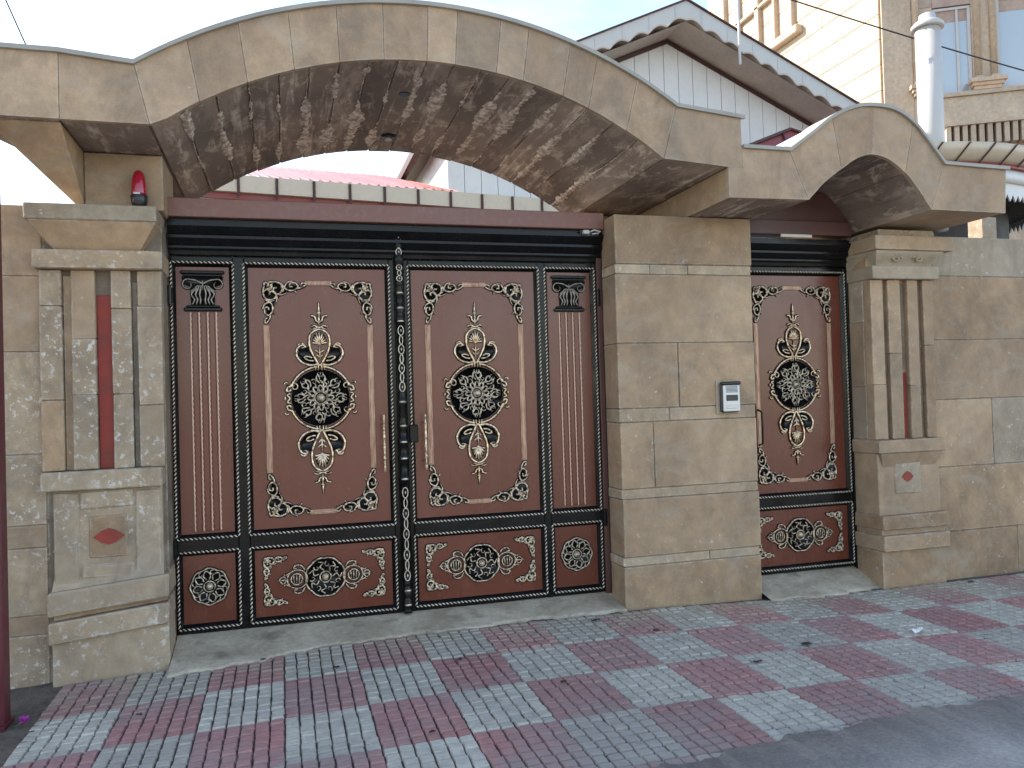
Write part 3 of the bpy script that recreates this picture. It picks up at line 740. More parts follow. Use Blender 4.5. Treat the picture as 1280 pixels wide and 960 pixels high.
# corner scroll: origin at the outer corner, u and v run inwards; sx, sz mirror it
def corner(sx, sz, k=1.0, name='corner_scroll'):
    o = Orn(1.5)
    mp = lambda pts: [(sx*u*k, -sz*v*k) for u, v in pts]
    o.fill(mp([(.012, .012), (.13, .015), (.24, .03), (.19, .055), (.12, .085), (.09, .12), (.058, .19), (.03, .24), (.012, .13)])[::sx*sz], .003)
    for sw in (0, 1):
        s_ = (lambda p: [(v, u) for u, v in p]) if sw else (lambda p: p)
        o.st(mp(s_([(.028, .010), (.075, .002), (.115, .02), (.12, .06), (.095, .085), (.068, .072), (.07, .045), (.088, .044)])), .0075)
        o.st(mp(s_([(.118, .012), (.150, .055), (.195, .058), (.222, .034), (.205, .010), (.175, .012), (.17, .032), (.188, .036)])), .007)
        o.st(mp(s_([(.125, .07), (.150, .012), (.185, -.002)])), .006)
        o.st(mp(s_([(.215, .045), (.245, .040), (.275, .016), (.252, .010), (.24, .022)])), .0065)
        o.st(mp(s_([(.10, .09), (.13, .085), (.152, .072)])), .006, True)
        o.st(mp(s_([(.006, .07), (.03, .05), (.05, .055)])), .006)
        o.st(mp(s_([(.20, .062), (.213, .075)])), .005, False, 2)
        o.st(mp(s_([(.045, .02), (.06, .035), (.05, .05)])), .0055)
    o.st(mp([(.010, .03), (.012, .012), (.03, .010), (.036, .028), (.024, .036)]), .008)
    o.st(mp([(.03, .03), (.06, .06), (.10, .10)]), .006, True); o.boss(sx*.045*k, -sz*.045*k, .014*k, .014)
    return o.meshes(name, 'dull_gold')
CORN = {(a_, b_): corner(a_, b_) for a_ in (1, -1) for b_ in (1, -1)}
CORN_S = {(a_, b_): corner(a_, b_, .52, 'small_corner_scroll') for a_ in (1, -1) for b_ in (1, -1)}
# round rosette for the small lower panels
o = Orn()
o.fill([pol(.105, i*2*PI/28) for i in range(28)])
o.st([pol(.112+.004*math.cos(8*i*2*PI/48), i*2*PI/48) for i in range(48)], .0065, False, 0, True)
o.boss(0, 0, .024, .026); o.st([pol(.034, i*2*PI/14) for i in range(14)], .0055, False, 0, True)
for k in range(8):
    a_ = k*PI/4+.2
    o.st([pol(.045, a_-.15), pol(.075, a_-.3), pol(.10, a_), pol(.075, a_+.3), pol(.045, a_+.15)], .0055, False, 3)
    o.spiral(*pol(.088, a_+.39), .017, .004, a_, a_+5, .005, 9)
ROS = o.meshes('rosette', 'aged_silver')
# wide medallion of the lower panels
o = Orn()
o.fill([pol(.118, i*2*PI/30) for i in range(30)])
o.st([pol(.122+.006*abs(math.sin(4*i*2*PI/64)), i*2*PI/64) for i in range(64)], .0065, False, 0, True)
o.boss(0, 0, .024, .026); o.st([pol(.036, i*2*PI/14) for i in range(14)], .0058, False, 0, True)
for k in range(7):
    a_ = k*2*PI/7
    o.st([pol(.045, a_), pol(.075, a_+.25), pol(.092, a_-.1), pol(.108, a_+.2)], .0055, False, 3)
    o.spiral(*pol(.083, a_+.5), .020, .005, a_+1, a_+6, .0052, 10)
for sx in (1, -1):
    o.st([(sx*(.178+.064*math.cos(i*2*PI/20)), .060*math.sin(i*2*PI/20)) for i in range(20)], .0058, False, 0, True)
    o.st([(sx*(.182+.036*math.cos(i*2*PI/14)), .036*math.sin(i*2*PI/14)) for i in range(14)], .0052, False, 0, True)
    for u in (-.015, 0, .015): o.st([(sx*(.182+u), -.026), (sx*(.182+u*1.3), .026)], .005, False, 2)
    for sz in (1, -1):
        o.st([(sx*.13, sz*.055), (sx*.15, sz*.085), (sx*.185, sz*.09), (sx*.20, sz*.072), (sx*.18, sz*.066)], .0058)
        o.st([(sx*.225, sz*.045), (sx*.25, sz*.03), (sx*.262, sz*.036)], .005)
        o.st([(sx*.245, 0), (sx*.262, sz*.022), (sx*.28, sz*.018)], .005)
    o.st([(sx*.235, 0), (sx*.305, 0)], .0085, True, 2); o.st([(sx*.272, .022), (sx*.29, .002), (sx*.272, -.022)], .005)
WIDE = o.meshes('wide_medallion', 'dull_gold')
# Ionic capital of the pilaster panels (origin top centre)
o = Orn(1.5)
o.fill([(-.125, -.005), (.125, -.005), (.115, -.05), (.075, -.07), (.07, -.185), (-.07, -.185), (-.075, -.07), (-.115, -.05)][::-1], .012)
cap_g = MB(); cap_g, sv = o.g, o.g
for sx in (1, -1):
    o.spiral(sx*.088, -.055, .036, .008, PI/2, PI/2-sx*8.5, .006, 24)
    o.st([(sx*.088, -.02), (sx*.04, -.028), (0, -.05)], .006)
for u in (-.055, -.035, -.015, .015, .035, .055):
    o.st([(u*.6, -.075), (u*1.25, -.115), (u*.9, -.15), (u*1.15, -.18)], .0062, False, 3)
    o.st([(u*.5, -.06), (u, -.085), (u*1.3, -.10)], .005, False, 3)
o.st([(0, -.03), (0, -.12)], .006, True, 2)
CAPM = (o.g.mesh('capital_tracery', 'dull_silver', True), o.k.mesh('capital_body', 'black', True))
def put(pair, name, parent, x, y, z, sub='backing', flip=False):
    g = link(name, pair[0], parent, (x, y, z))
    k = bpy.data.objects.new(sub, pair[1]); COL.objects.link(k); k.parent = g
    if flip: g.rotation_euler = (0, PI, 0)
    return g

# rope trim around a rectangle
def rope_rect(parent, xa, xb, za, zb, y, r=.0062, pitch=.026, mat='silver'):
    per = [((xa, za), (xb, za)), ((xb, za), (xb, zb)), ((xb, zb), (xa, zb)), ((xa, zb), (xa, za))]
    gm, km = MB(), MB()
    for (p, q) in per:
        l = math.hypot(q[0]-p[0], q[1]-p[1]); ux, uz = (q[0]-p[0])/l, (q[1]-p[1])/l; nx, nz = -uz, ux
        turns = round(l/pitch); n = turns*6
        for mb, ph in ((gm, 0), (km, PI)):
            pts = []
            for i in range(n+1):
                t = i/n; th = 2*PI*turns*t+ph
                pts.append((p[0]+ux*l*t+nx*r*.62*math.cos(th), y-r*.5-r*.62*math.sin(th), p[1]+uz*l*t+nz*r*.62*math.cos(th)))
            mb.sweep(pts, r*(.80 if mb is gm else .62), 4)
    g = gm.build('rope_trim', mat, parent, smooth=True)
    k = km.build('rope_strand', 'black', g, smooth=True); k.location = (0, 0, 0)
def rope_line(parent, x, z0, z1, y, r=.0055, mat='rose', name='fluting_rope'):
    gm = MB(); n = int((z1-z0)/.012)
    gm.sweep([(x+.0012*math.sin(i*2.1), y-r*.6, z0+(z1-z0)*i/n) for i in range(n+1)], [r*(1+.18*math.sin(i*2.1)) for i in range(n+1)], 6)
    return gm.build(name, mat, parent, smooth=True)

GY = 5.385      # front of the black framework
PY = 5.412      # face of the red panels
def panel(parent, xa, xb, za, zb, rope=True, ropemat='silver'):
    """red panel set behind a black bevel inside the rope"""
    e = .026
    part('panel', 'panel', parent, lambda b: b.cbox(xa+e-.004, xb-e+.004, PY, PY+.02, za+e-.004, zb-e+.004, .003))
    def bev(b):
        o_ = [(xa, za), (xb, za), (xb, zb), (xa, zb)]; i_ = [(xa+e, za+e), (xb-e, za+e), (xb-e, zb-e), (xa+e, zb-e)]
        m_ = [(xa+.010, za+.010), (xb-.010, za+.010), (xb-.010, zb-.010), (xa+.010, zb-.010)]
        ys = (GY-.001, GY+.004, PY-.003, PY+.004)
        rings = [o_, m_, i_, i_]
        vs = [(x, ys[k], z) for k in range(4) for x, z in rings[k]]
        fs = [(k*4+q, k*4+(q+1) % 4, (k+1)*4+(q+1) % 4, (k+1)*4+q) for k in range(3) for q in range(4)]
        b.add(vs, fs)
    part('panel_moulding', 'black', parent, bev)
    if rope: rope_rect(parent, xa, xb, za, zb, GY, mat=ropemat)
def main_panel(parent, cx, w_, za=.673, zb=2.412):
    panel(parent, cx-w_/2, cx+w_/2, za, zb)
    y = PY
    put(MED, 'medallion', parent, cx, y, 1.535)
    put(MEDF, 'flower_rosette', parent, cx, y-.0045, 1.535)
    put(CARTU, 'cartouche', parent, cx, y, 1.748); put(FIN, 'finial', parent, cx, y, 1.988)
    g = put(CARTU, 'cartouche', parent, cx, y, 1.322); g.rotation_euler = (0, 0, 0); g.scale = (1, 1, -1.12)
    g = put(FIN, 'finial', parent, cx, y, 1.052); g.scale = (1, 1, -.82)
    hx = .350
    for sx in (1, -1):
        for sz in (1, -1):
            put(CORN[(sx, sz)], 'corner_scroll', parent, cx-sx*hx, y, 2.300 if sz > 0 else .775)
        part('side_bar', 'copper', parent, lambda b: (b.cbox(cx+sx*(hx-.018)-.020, cx+sx*(hx-.018)+.020, y-.008, y+.001, 1.055, 2.015, .004),
                                                      b.cbox(cx+sx*(hx-.018)-.010, cx+sx*(hx-.018)+.010, y-.0105, y-.007, 1.065, 2.005, .002)))
    for z in (2.290, .788):
        part('end_bar', 'copper', parent, lambda b: (b.cbox(cx-.085, cx+.085, y-.009, y+.001, z-.017, z+.017, .004), b.cbox(cx-.075, cx+.075, y-.0115, y-.008, z-.008, z+.008, .002)))
def wide_panel(parent, cx, w_, za=.112, zb=.590):
    panel(parent, cx-w_/2, cx+w_/2, za, zb)
    put(WIDE, 'wide_medallion', parent, cx, PY, .362)
    for sx in (1, -1):
        for sz in (1, -1): put(CORN_S[(sx, sz)], 'corner_scroll', parent, cx-sx*.385, PY, .362+sz*.155)
def pilaster(parent, xa, xb):
    panel(parent, xa, xb, .673, 2.412); cx = (xa+xb)/2
    part('abacus', 'black', parent, lambda b: (b.cbox(cx-.132, cx+.132, PY-.022, PY+.001, 2.340, 2.362, .006), b.cbox(cx-.118, cx+.118, PY-.018, PY+.001, 2.325, 2.339, .004)))
    put(CAPM, 'capital', parent, cx, PY, 2.328, 'capital_body')
    part('necking', 'black', parent, lambda b: (b.cbox(cx-.115, cx+.115, PY-.020, PY+.001, 2.103, 2.128, .007), b.cbox(cx-.10, cx+.10, PY-.014, PY+.001, 2.129, 2.142, .004)))
    for k in range(4): rope_line(parent, cx-.0765+.051*k, .712, 2.10, PY)
    for k in range(3): part('flute', 'panel', parent, lambda b: b.cbox(cx-.051+.051*k-.017, cx-.051+.051*k+.017, PY-.004, PY+.001, .715, 2.095, .003))
    panel(parent, xa+.004, xb-.002, .112, .590)
    put(ROS, 'rosette', parent, cx, PY, .365)
def frame_bars(parent, vert, horiz, z0, z1):
    for (xa, xb) in vert: part('stile', 'black', parent, lambda b: b.cbox(xa, xb, GY, GY+.05, z0, z1, .004))
    for (xa, xb, za, zb) in horiz: part('rail', 'black', parent, lambda b: b.cbox(xa, xb, GY+.0015, GY+.048, za, zb, .004))
HDR = 2.416
# left leaf
GL = thing('gate_leaf', 'oxblood gate leaf with gilded medallion, hinged on the pillar with red groove', 'gate', (0.02, 5.42, .08))
frame_bars(GL, [(-.667, -.655), (-.290, -.222), (.702, .738)], [(-.655, -.290, 2.409, 2.45), (-.222, .702, 2.409, 2.45), (-.655, -.290, .586, .677), (-.222, .702, .586, .677), (-.655, -.290, .082, .116), (-.222, .702, .082, .116)], .082, 2.45)
pilaster(GL, -.657, -.288); main_panel(GL, .240, .928); wide_panel(GL, .240, .928)
# right leaf
GR = thing('gate_leaf', 'oxblood gate leaf with gilded medallion, hinged on the plain pier', 'gate', (1.5, 5.42, .08))
frame_bars(GR, [(.802, .832), (1.756, 1.808), (2.182, 2.196)], [(.832, 1.756, 2.409, 2.45), (1.808, 2.182, 2.409, 2.45), (.832, 1.756, .586, .677), (1.808, 2.182, .586, .677), (.832, 1.756, .082, .116), (1.808, 2.182, .082, .116)], .082, 2.45)
main_panel(GR, 1.294, .928); wide_panel(GR, 1.294, .928); pilaster(GR, 1.806, 2.184)
# turned astragal on the meeting stile (belongs to the left leaf)
def turned(b, x, y, segs, n=10):
    prof = []
    for (z, r_) in segs: prof.append((r_, z))
    b.lathe(prof, x, y, n)
segs = [(.084, .03), (.10, .033), (.12, .022), (.14, .034), (.165, .028), (.19, .018), (.235, .034), (.25, .02), (.27, .026), (.28, .024), (.74, .024), (.95, .024), (.965, .034), (.99, .034), (1.0, .026), (1.08, .024), (1.10, .034), (1.125, .036), (1.14, .026), (1.19, .026), (1.21, .036), (1.235, .036), (1.25, .026), (1.30, .025), (1.33, .036), (1.375, .022), (1.39, .025), (1.47, .026), (1.49, .034), (1.51, .026), (1.54, .024), (2.02, .024), (2.03, .034), (2.06, .028), (2.09, .022), (2.12, .034), (2.14, .024), (2.2, .024), (2.22, .036), (2.26, .02), (2.275, .028), (2.29, .026), (2.42, .026), (2.44, .036), (2.47, .03), (2.50, .022), (2.54, .03), (2.58, .018), (2.62, .026), (2.65, .004)]
AX = .769
part('cover_plate', 'black', GL, lambda b: b.cbox(.739, .800, GY-.006, GY+.03, .084, 2.452, .004))
AST = part('astragal', 'black', GL, lambda b: turned(b, AX, GY-.022, segs), True)
def chain(z0, z1, n):
    b = MB(); h = (z1-z0)/n; y = GY-.022-.025
    for k in range(n):
        c = z0+h*(k+.5); big_ = k % 2 == 0; ry = h*(.50 if big_ else .46); rx = .018 if big_ else .011
        b.sweep([(AX+rx*math.cos(i*2*PI/16), y+.35*abs(math.cos(i*2*PI/16))*rx, c+ry*math.sin(i*2*PI/16)) for i in range(16)], .0034, 4, True)
        if big_: b.sweep([(AX, y-.002, c-ry*.3), (AX, y-.004, c), (AX, y-.002, c+ry*.3)], [.002, .005, .002], 5)
    g = b.build('guilloche', 'silver', AST, smooth=True)
chain(.30, .92, 9); chain(1.56, 2.0, 7); chain(2.30, 2.41, 3); chain(2.47, 2.62, 3)
for z in (.235, .14, .975, 1.112, 1.222, 1.33, 1.49, 2.03, 2.12, 2.22):
    b = MB(); b.sweep([(AX-.022, GY-.046, z), (AX-.008, GY-.056, z+.002), (AX+.008, GY-.056, z+.002), (AX+.022, GY-.046, z)], [.003, .007, .007, .003], 6)
    b.build('gilt_ring', 'silver', AST, smooth=True)
# pulls, lock box, hinges
def pull(parent, x, z0, z1):
    segs_ = []; n = 22
    for i in range(n+1):
        t = i/n; segs_.append((.004+.006*abs(math.sin(t*PI*5.5+.4))*(.5+.5*math.sin(PI*t)), z0+(z1-z0)*t))
    h = part('pull_handle', 'dull_gold', parent, lambda b: b.lathe(segs_, x, GY-.045, 10), True)
    for z in (z0+.06, z1-.06): part('standoff', 'gold', h, lambda b: b.sweep([(x, GY-.045, z), (x, PY+.002, z)], .006, 8), True)
pull(GL, .640, 1.03, 1.41); pull(GR, .918, 1.03, 1.41)
part('lock_box', 'black', GR, lambda b: b.cbox(.812, .872, GY-.022, GY+.02, 1.215, 1.335, .006))
for par, x, s_ in ((GL, -.667, 1), (GR, 2.205, 1)):
    for z in (.62, 2.2):
        part('hinge', 'black', par, lambda b: (b.lathe([(.014, z-.06), (.016, z-.058), (.016, z+.058), (.014, z+.06)], x, GY-.02, 10), b.cbox(x-.02, x+.02, GY-.012, GY+.006, z-.05, z+.05, .003)))

# fixed frame of the gate
def moulded(b, xa, xb, z0, prof):
    n = len(prof); vs = [(x, y, z0+z) for x in (xa, xb) for y, z in prof]
    b.add(vs, [tuple(range(n)), tuple(range(2*n-1, n-1, -1))]+[(i, n+i, n+(i+1) % n, (i+1) % n) for i in range(n)])
hp = [(5.44, 0), (GY+.002, 0), (GY-.012, .006), (GY-.016, .03), (GY-.030, .045), (GY-.030, .058), (GY-.022, .064), (GY-.030, .075), (GY-.052, .105), (GY-.052, .122), (GY-.044, .128), (GY-.060, .15), (GY-.078, .176), (GY-.078, .196), (GY-.05, .200), (GY-.05, .2265), (5.44, .2265)]
GF = thing('gateway_surround', 'brown steel lintel, jambs and black moulded head around the double gate', 'gate frame', (.78, 5.4, 0))
part('moulded_head', 'black', GF, lambda b: moulded(b, -.664, 2.234, 2.4525, hp))
part('lintel', 'lintel', GF, lambda b: b.cbox(-.664, 2.236, 5.29, 5.46, 2.680, 2.797, .004))
part('jamb', 'jamb', GF, lambda b: b.cbox(2.200, 2.2375, 5.365, 5.45, .05, 2.678, .004))
part('jamb', 'jamb', GF, lambda b: b.cbox(-.6735, -.6685, 5.372, 5.45, .05, 2.678, .001))
# single door
DL = thing('door_leaf', 'oxblood single door with gilded medallion beside the intercom', 'door', (3.85, 5.42, .08))
frame_bars(DL, [(3.335, 3.383), (4.318, 4.335)], [(3.383, 4.318, 2.409, 2.45), (3.383, 4.318, .586, .677), (3.383, 4.318, .082, .116)], .082, 2.45)
main_panel(DL, 3.851, .940); wide_panel(DL, 3.851, .940)
part('grip', 'black', DL, lambda b: (b.sweep([(3.512, PY+.002, 1.07), (3.512, GY-.03, 1.09), (3.512, GY-.035, 1.22), (3.512, GY-.03, 1.33), (3.512, PY+.002, 1.35)], .008, 8), b.cbox(3.497, 3.527, PY-.006, PY+.002, 1.05, 1.37, .003)))
DF = thing('door_frame', 'brown lintel and black moulded head around the single door', 'door frame', (3.85, 5.4, 0))
part('moulded_head', 'black', DF, lambda b: moulded(b, 3.318, 4.345, 2.4525, [(y, z*.93) for y, z in hp]))
part('lintel', 'jamb', DF, lambda b: b.cbox(3.316, 4.35, 5.31, 5.46, 2.690, 2.80, .004))
part('transom_wall', 'jamb', DF, lambda b: b.cbox(3.32, 4.44, 5.36, 5.44, 2.802, 3.04, .004))
part('jamb', 'black', DF, lambda b: b.cbox(4.337, 4.3515, 5.372, 5.45, .05, 2.678, .002))
part('sunlit_slot_strip', 'ivory', DF, lambda b: b.cbox(3.70, 3.98, 5.300, 5.312, 2.668, 2.692, .003))  # ivory plate stands in for the sunlit yard glimpsed through the slot

# ------------------------------------------------------------------ small fittings
IC = thing('intercom', 'silver door intercom with black visor on the plain stone pier', 'intercom', (3.077, 5.12, 1.34))
part('backplate', 'stone_grey', IC, lambda b: b.cbox(2.985, 3.165, 5.104, 5.1205, 1.335, 1.575, .004))
part('housing', 'plastic_black', IC, lambda b: (b.cbox(3.004, 3.155, 5.072, 5.104, 1.345, 1.560, .012), b.cbox(3.0, 3.158, 5.052, 5.09, 1.543, 1.566, .008)))
part('front_plate', 'plastic_silver', IC, lambda b: b.cbox(3.014, 3.148, 5.060, 5.0725, 1.352, 1.540, .005))
for k in range(5): part('grille_slot', 'plastic_grey', IC, lambda b: b.cbox(3.034, 3.128, 5.057, 5.0605, 1.488+.0095*k, 1.4935+.0095*k, .001))
part('camera_window', 'plastic_black', IC, lambda b: b.cbox(3.036, 3.128, 5.056, 5.0605, 1.428, 1.470, .003))
part('call_button', 'ivory', IC, lambda b: b.cbox(3.036, 3.128, 5.056, 5.0605, 1.372, 1.400, .003))
LP = thing('warning_lamp', 'red domed gate warning lamp standing on the pillar capital', 'lamp', (-.777, 5.05, 2.668))
part('base', 'plastic_black', LP, lambda b: b.lathe([(.030, 2.669), (.036, 2.676), (.044, 2.70), (.048, 2.735), (.044, 2.742)], -.777, 5.055, 18), True)
part('lens', 'lens', LP, lambda b: b.lathe([(.042, 2.743), (.043, 2.752), (.041, 2.80), (.036, 2.84), (.029, 2.868), (.017, 2.884), (.003, 2.889)], -.777, 5.055, 18), True)
part('collar', 'pvc', LP, lambda b: b.cbox(-.80, -.765, 5.008, 5.015, 2.738, 2.750, .002))
SN = thing('gate_sensor', 'small white sensor box and bracket under the brown lintel', 'sensor', (2.1, 5.3, 2.64))
part('body', 'pvc', SN, lambda b: b.cbox(2.070, 2.115, 5.265, 5.300, 2.640, 2.668, .004))
part('bracket', 'pvc', SN, lambda b: b.sweep([(2.118, 5.28, 2.655), (2.15, 5.27, 2.668), (2.20, 5.27, 2.660), (2.185, 5.28, 2.648), (2.14, 5.285, 2.644)], .006, 6), True)
part('fixing', 'plastic_black', SN, lambda b: b.cbox(2.06, 2.20, 5.300, 5.3085, 2.63, 2.672, .003))
MP = thing('steel_post', 'bordeaux painted steel post beside the weathered wall', 'post', (-1.40, 4.56, -.05))
part('shaft', 'bordeaux', MP, lambda b: b.cbox(-1.47, -1.352, 4.50, 4.60, -.05, 2.99, .006))
part('base_plate', 'bordeaux', MP, lambda b: b.cbox(-1.50, -1.345, 4.47, 4.63, -.06, -.035, .003))
# flower on the soil strip
FL = thing('flower', 'magenta flower head lying on the dark soil by the steel post', 'flower', (-1.26, 4.48, zg(-1.26)))
for k in range(11):
    a_ = k*2*PI/11+random.uniform(-.2, .2); e = random.uniform(.3, 1.1); l = random.uniform(.03, .045)
    base = Vector((-1.262, 4.48, zg(-1.26)+.02)); d = Vector((math.cos(a_)*math.cos(e), math.sin(a_)*math.cos(e), math.sin(e))); s_ = Vector((-math.sin(a_), math.cos(a_), .2))*.013
    part('petal', 'petal', FL, lambda b: b.add([base, base+d*l*.5+s_, base+d*l+Vector((0, 0, -.004)), base+d*l*.5-s_, base+d*l*.5+Vector((0, 0, .005))], [(0,1,4),(1,2,4),(2,3,4),(3,0,4)]))
part('stem', 'green', FL, lambda b: b.sweep([(-1.262, 4.48, zg(-1.26)+.022), (-1.28, 4.49, zg(-1.28)+.012), (-1.32, 4.50, zg(-1.3)-.004)], .003, 5))
# paper scrap and dry leaves
def crumple(b, cx, cy, r_, h, z):
    n = 5; vs = []; fs = []
    for i in range(n):
        for j in range(n):
            vs.append((cx+(i/(n-1)-.5)*r_*2.2+random.uniform(-.2, .2)*r_, cy+(j/(n-1)-.5)*r_*1.2+random.uniform(-.15, .15)*r_, z+.003+random.uniform(0, h)))
    for i in range(n-1):
        for j in range(n-1): fs.append((i*n+j, (i+1)*n+j, (i+1)*n+j+1, i*n+j+1))
    b.add(vs, fs)
tag(part('paper_scrap', 'paper', None, lambda b: crumple(b, 3.72, 4.08, .042, .022, zg(3.72))), 'crumpled white paper scrap lying on the paving', 'litter')
for (x, y, s_) in ((.25, 4.62, .016), (1.93, 4.92, .03), (2.2, 4.58, .02), (1.35, 3.92, .014), (2.45, 3.86, .022), (-.72, 4.35, .012), (.92, 4.47, .016), (2.9, 4.05, .03), (-.15, 4.95, .014), (5.05, 4.98, .025), (.6, 3.55, .014)):
    tag(part('dry_leaf', 'leaf', None, lambda b: crumple(b, x, y, s_, .012, zg(x)+.001)), 'small dark shrivelled leaf lying on the paving', 'leaf', 'dry leaves scattered on the paving')

# ------------------------------------------------------------------ house behind the gate
H = thing('house', 'white clad house with corrugated gable roof and red trimmed gutter behind the gate', 'house', (4.5, 11, 0))
# front wing: rotated slightly, gutter running along
ang = R(7.0)
def hw(u, v, z): return (-2.4+u*math.cos(ang)-v*math.sin(ang), 8.75+u*math.sin(ang)+v*math.cos(ang), z)
def hbox(b, u0, u1, v0, v1, z0, z1):
    b.add([hw(*p) for p in ((u0,v0,z0),(u1,v0,z0),(u1,v1,z0),(u0,v1,z0),(u0,v0,z1),(u1,v0,z1),(u1,v1,z1),(u0,v1,z1))], [(3,2,1,0),(4,5,6,7),(0,1,5,4),(1,2,6,5),(2,3,7,6),(3,0,4,7)])
part('front_wall', 'white_siding', H, lambda b: hbox(b, 1.15, 6.4, .55, .75, -.1, 3.60))
part('eave_soffit', 'white_siding', H, lambda b: hbox(b, 1.15, 6.4, .012, .55, 3.60, 3.66))
part('eave_board', 'white_siding', H, lambda b: hbox(b, 1.15, 6.4, 0, .05, 3.58, 3.70))
part('red_trim', 'red_metal', H, lambda b: hbox(b, 1.15, 6.4, -.03, .03, 3.701, 3.765))
part('gutter', 'cream_metal', H, lambda b: hbox(b, 1.15, 6.4, -.09, .05, 3.766, 3.945))
for k in range(13):
    part('gutter_strap', 'rust_strap', H, lambda b: hbox(b, 1.20+.395*k, 1.20+.395*k+.028, -.108, -.088, 3.72, 3.935))
# corrugated front roof
def front_roof(b):
    n = 130; vs = []; fs = []
    for i in range(n+1):
        u = 1.1+3.42*i/n; h = .022*math.sin(u*2*PI/.11)
        vs += [hw(u, .02, 3.975+h), hw(u, 3.3, 5.03+h)]
    for i in range(n): fs.append((2*i, 2*i+2, 2*i+3, 2*i+1))
    b.add(vs, fs)
part('front_roof', 'roof_red', H, front_roof, True)
# gabled block
GX0, GX1, GYp, GYr = 2.03, 8.16, 9.70, 15.0
apx, apz, slope = 5.10, 6.225, .445
ez = apz-slope*(apx-GX0)
part('gable_core', 'white_siding', H, lambda b: b.prism([(GX0+.02, 0), (GX1-.02, 0), (GX1-.02, apz-slope*(GX1-apx)-.03), (apx, apz-.03), (GX0+.02, ez-.03)], GYp+.02, GYr))
k = 0; x = GX0
while x < GX1-.01:
    xb = min(x+.215, GX1); zt = lambda q: apz-slope*abs(q-apx)
    poly = [(x+.004, 3.2), (xb-.004, 3.2), (xb-.004, zt(xb-.004))]+([(apx, apz)] if x < apx < xb else [])+[(x+.004, zt(x+.004))]
    part('siding_board', 'white_siding', H, lambda b: b.prism(poly, GYp-.002, GYp+.018)); x = xb
y = GYp+.03
while y < GYr-.1:
    part('siding_board', 'white_siding', H, lambda b: b.box(GX0-.002, GX0+.018, y+.004, y+.266, 3.2, ez-.02)); y += .27
# roof planes: corrugated sheets, overhanging towards the street
def roof_plane(sg, x_end):
    def f(b):
        vs, fs = [], []; n = 120; L_ = abs(x_end-apx)
        for i in range(n+1):
            d = L_*i/n; x = apx+sg*d; z = apz+.10-slope*d+.062*abs(math.sin(d*PI/.27))-.03
            vs += [(x, 9.155, z), (x, GYr+.3, z), (x, 9.155, z-.02), (x, GYr+.3, z-.02)]
        for i in range(n):
            q = 4*i; fs += [(q, q+4, q+5, q+1), (q+2, q+3, q+7, q+6), (q, q+2, q+6, q+4), (q+1, q+5, q+7, q+3)]
        b.add(vs, fs)
    return f
part('roof', 'roof_soffit', H, roof_plane(1, 8.60)); part('roof', 'roof_soffit', H, roof_plane(-1, 1.80))
for sg, xe in ((1, 8.5), (-1, 1.9)):
    # flat boarded soffit and barge line under the overhang
    def f(b):
        L_ = abs(xe-apx); z = lambda d, o: apz+o-slope*d
        b.add([(apx, 9.17, z(0, .045)), (apx+sg*L_, 9.17, z(L_, .045)), (apx+sg*L_, 9.695, z(L_, .045)), (apx, 9.695, z(0, .045))], [(0,1,2,3)])
    part('overhang_soffit', 'roof_soffit', H, f)
    def f2(b):
        L_ = abs(xe-apx)-.3; b.prism([(apx, apz-.02), (apx+sg*L_, apz-.02-slope*L_), (apx+sg*L_, apz+.03-slope*L_), (apx, apz+.03)][::sg], 9.668, 9.696)
    part('rake_trim', 'rust_strap', H, f2)
part('side_gutter', 'rust_strap', H, lambda b: b.box(1.73, 1.82, 9.14, GYr+.3, apz-slope*(apx-1.80)-.02, apz-slope*(apx-1.80)+.10))
# bigger grey gable behind
B = thing('rear_gable', 'tall grey sheet metal gable rising behind the corrugated roof', 'building', (7.8, 14.2, 0))
def gz(x): return 9.20-.452*abs(x-7.82)
part('sheet_wall', 'grey_sheet', B, lambda b: b.prism([(2.6, 0), (13.2, 0), (13.2, gz(13.2)), (7.82, 9.2), (2.6, gz(2.6))], 14.0, 14.3))
for sg, xe in ((1, 13.3), (-1, 2.5)):
    L_ = abs(xe-7.82)
    part('verge_trim', 'rust_strap', B, lambda b: b.prism([(7.82, 9.20), (7.82+sg*L_, 9.20-.452*L_), (7.82+sg*L_, 9.232-.452*L_), (7.82, 9.232)][::sg], 13.96, 14.32))
for k in range(18):
    x = 3.0+.57*k
    part('sheet_rib', 'grey_sheet', B, lambda b: b.box(x, x+.02, 13.990, 14.002, 1, gz(x+.01)-.05))
# small red hipped roof between the arches
RR = thing('red_roof', 'small red metal roof with dark verge showing between the two arches', 'roof', (6.4, 8.6, 0))
def hip(b):
    b.add([(5.40,8.4,4.40),(7.3,8.4,4.38),(6.26,8.7,4.78),(5.5,9.9,4.40),(7.3,9.9,4.38)], [(0,1,2),(0,2,3),(1,4,2),(2,4,3)])
part('roof_sheet', 'red_metal', RR, hip)
part('verge', 'rust_strap', RR, lambda b: (b.sweep([(5.39, 8.39, 4.41), (6.26, 8.69, 4.79)], .022, 6), b.sweep([(6.26, 8.69, 4.79), (7.3, 8.39, 4.39)], .022, 6)))
part('seam', 'rust_strap', RR, lambda b: b.sweep([(6.0, 8.39, 4.42), (6.1, 8.62, 4.70)], .012, 5))
part('support_wall', 'white_siding', RR, lambda b: b.box(5.6, 7.2, 8.6, 9.7, -.1, 4.38))

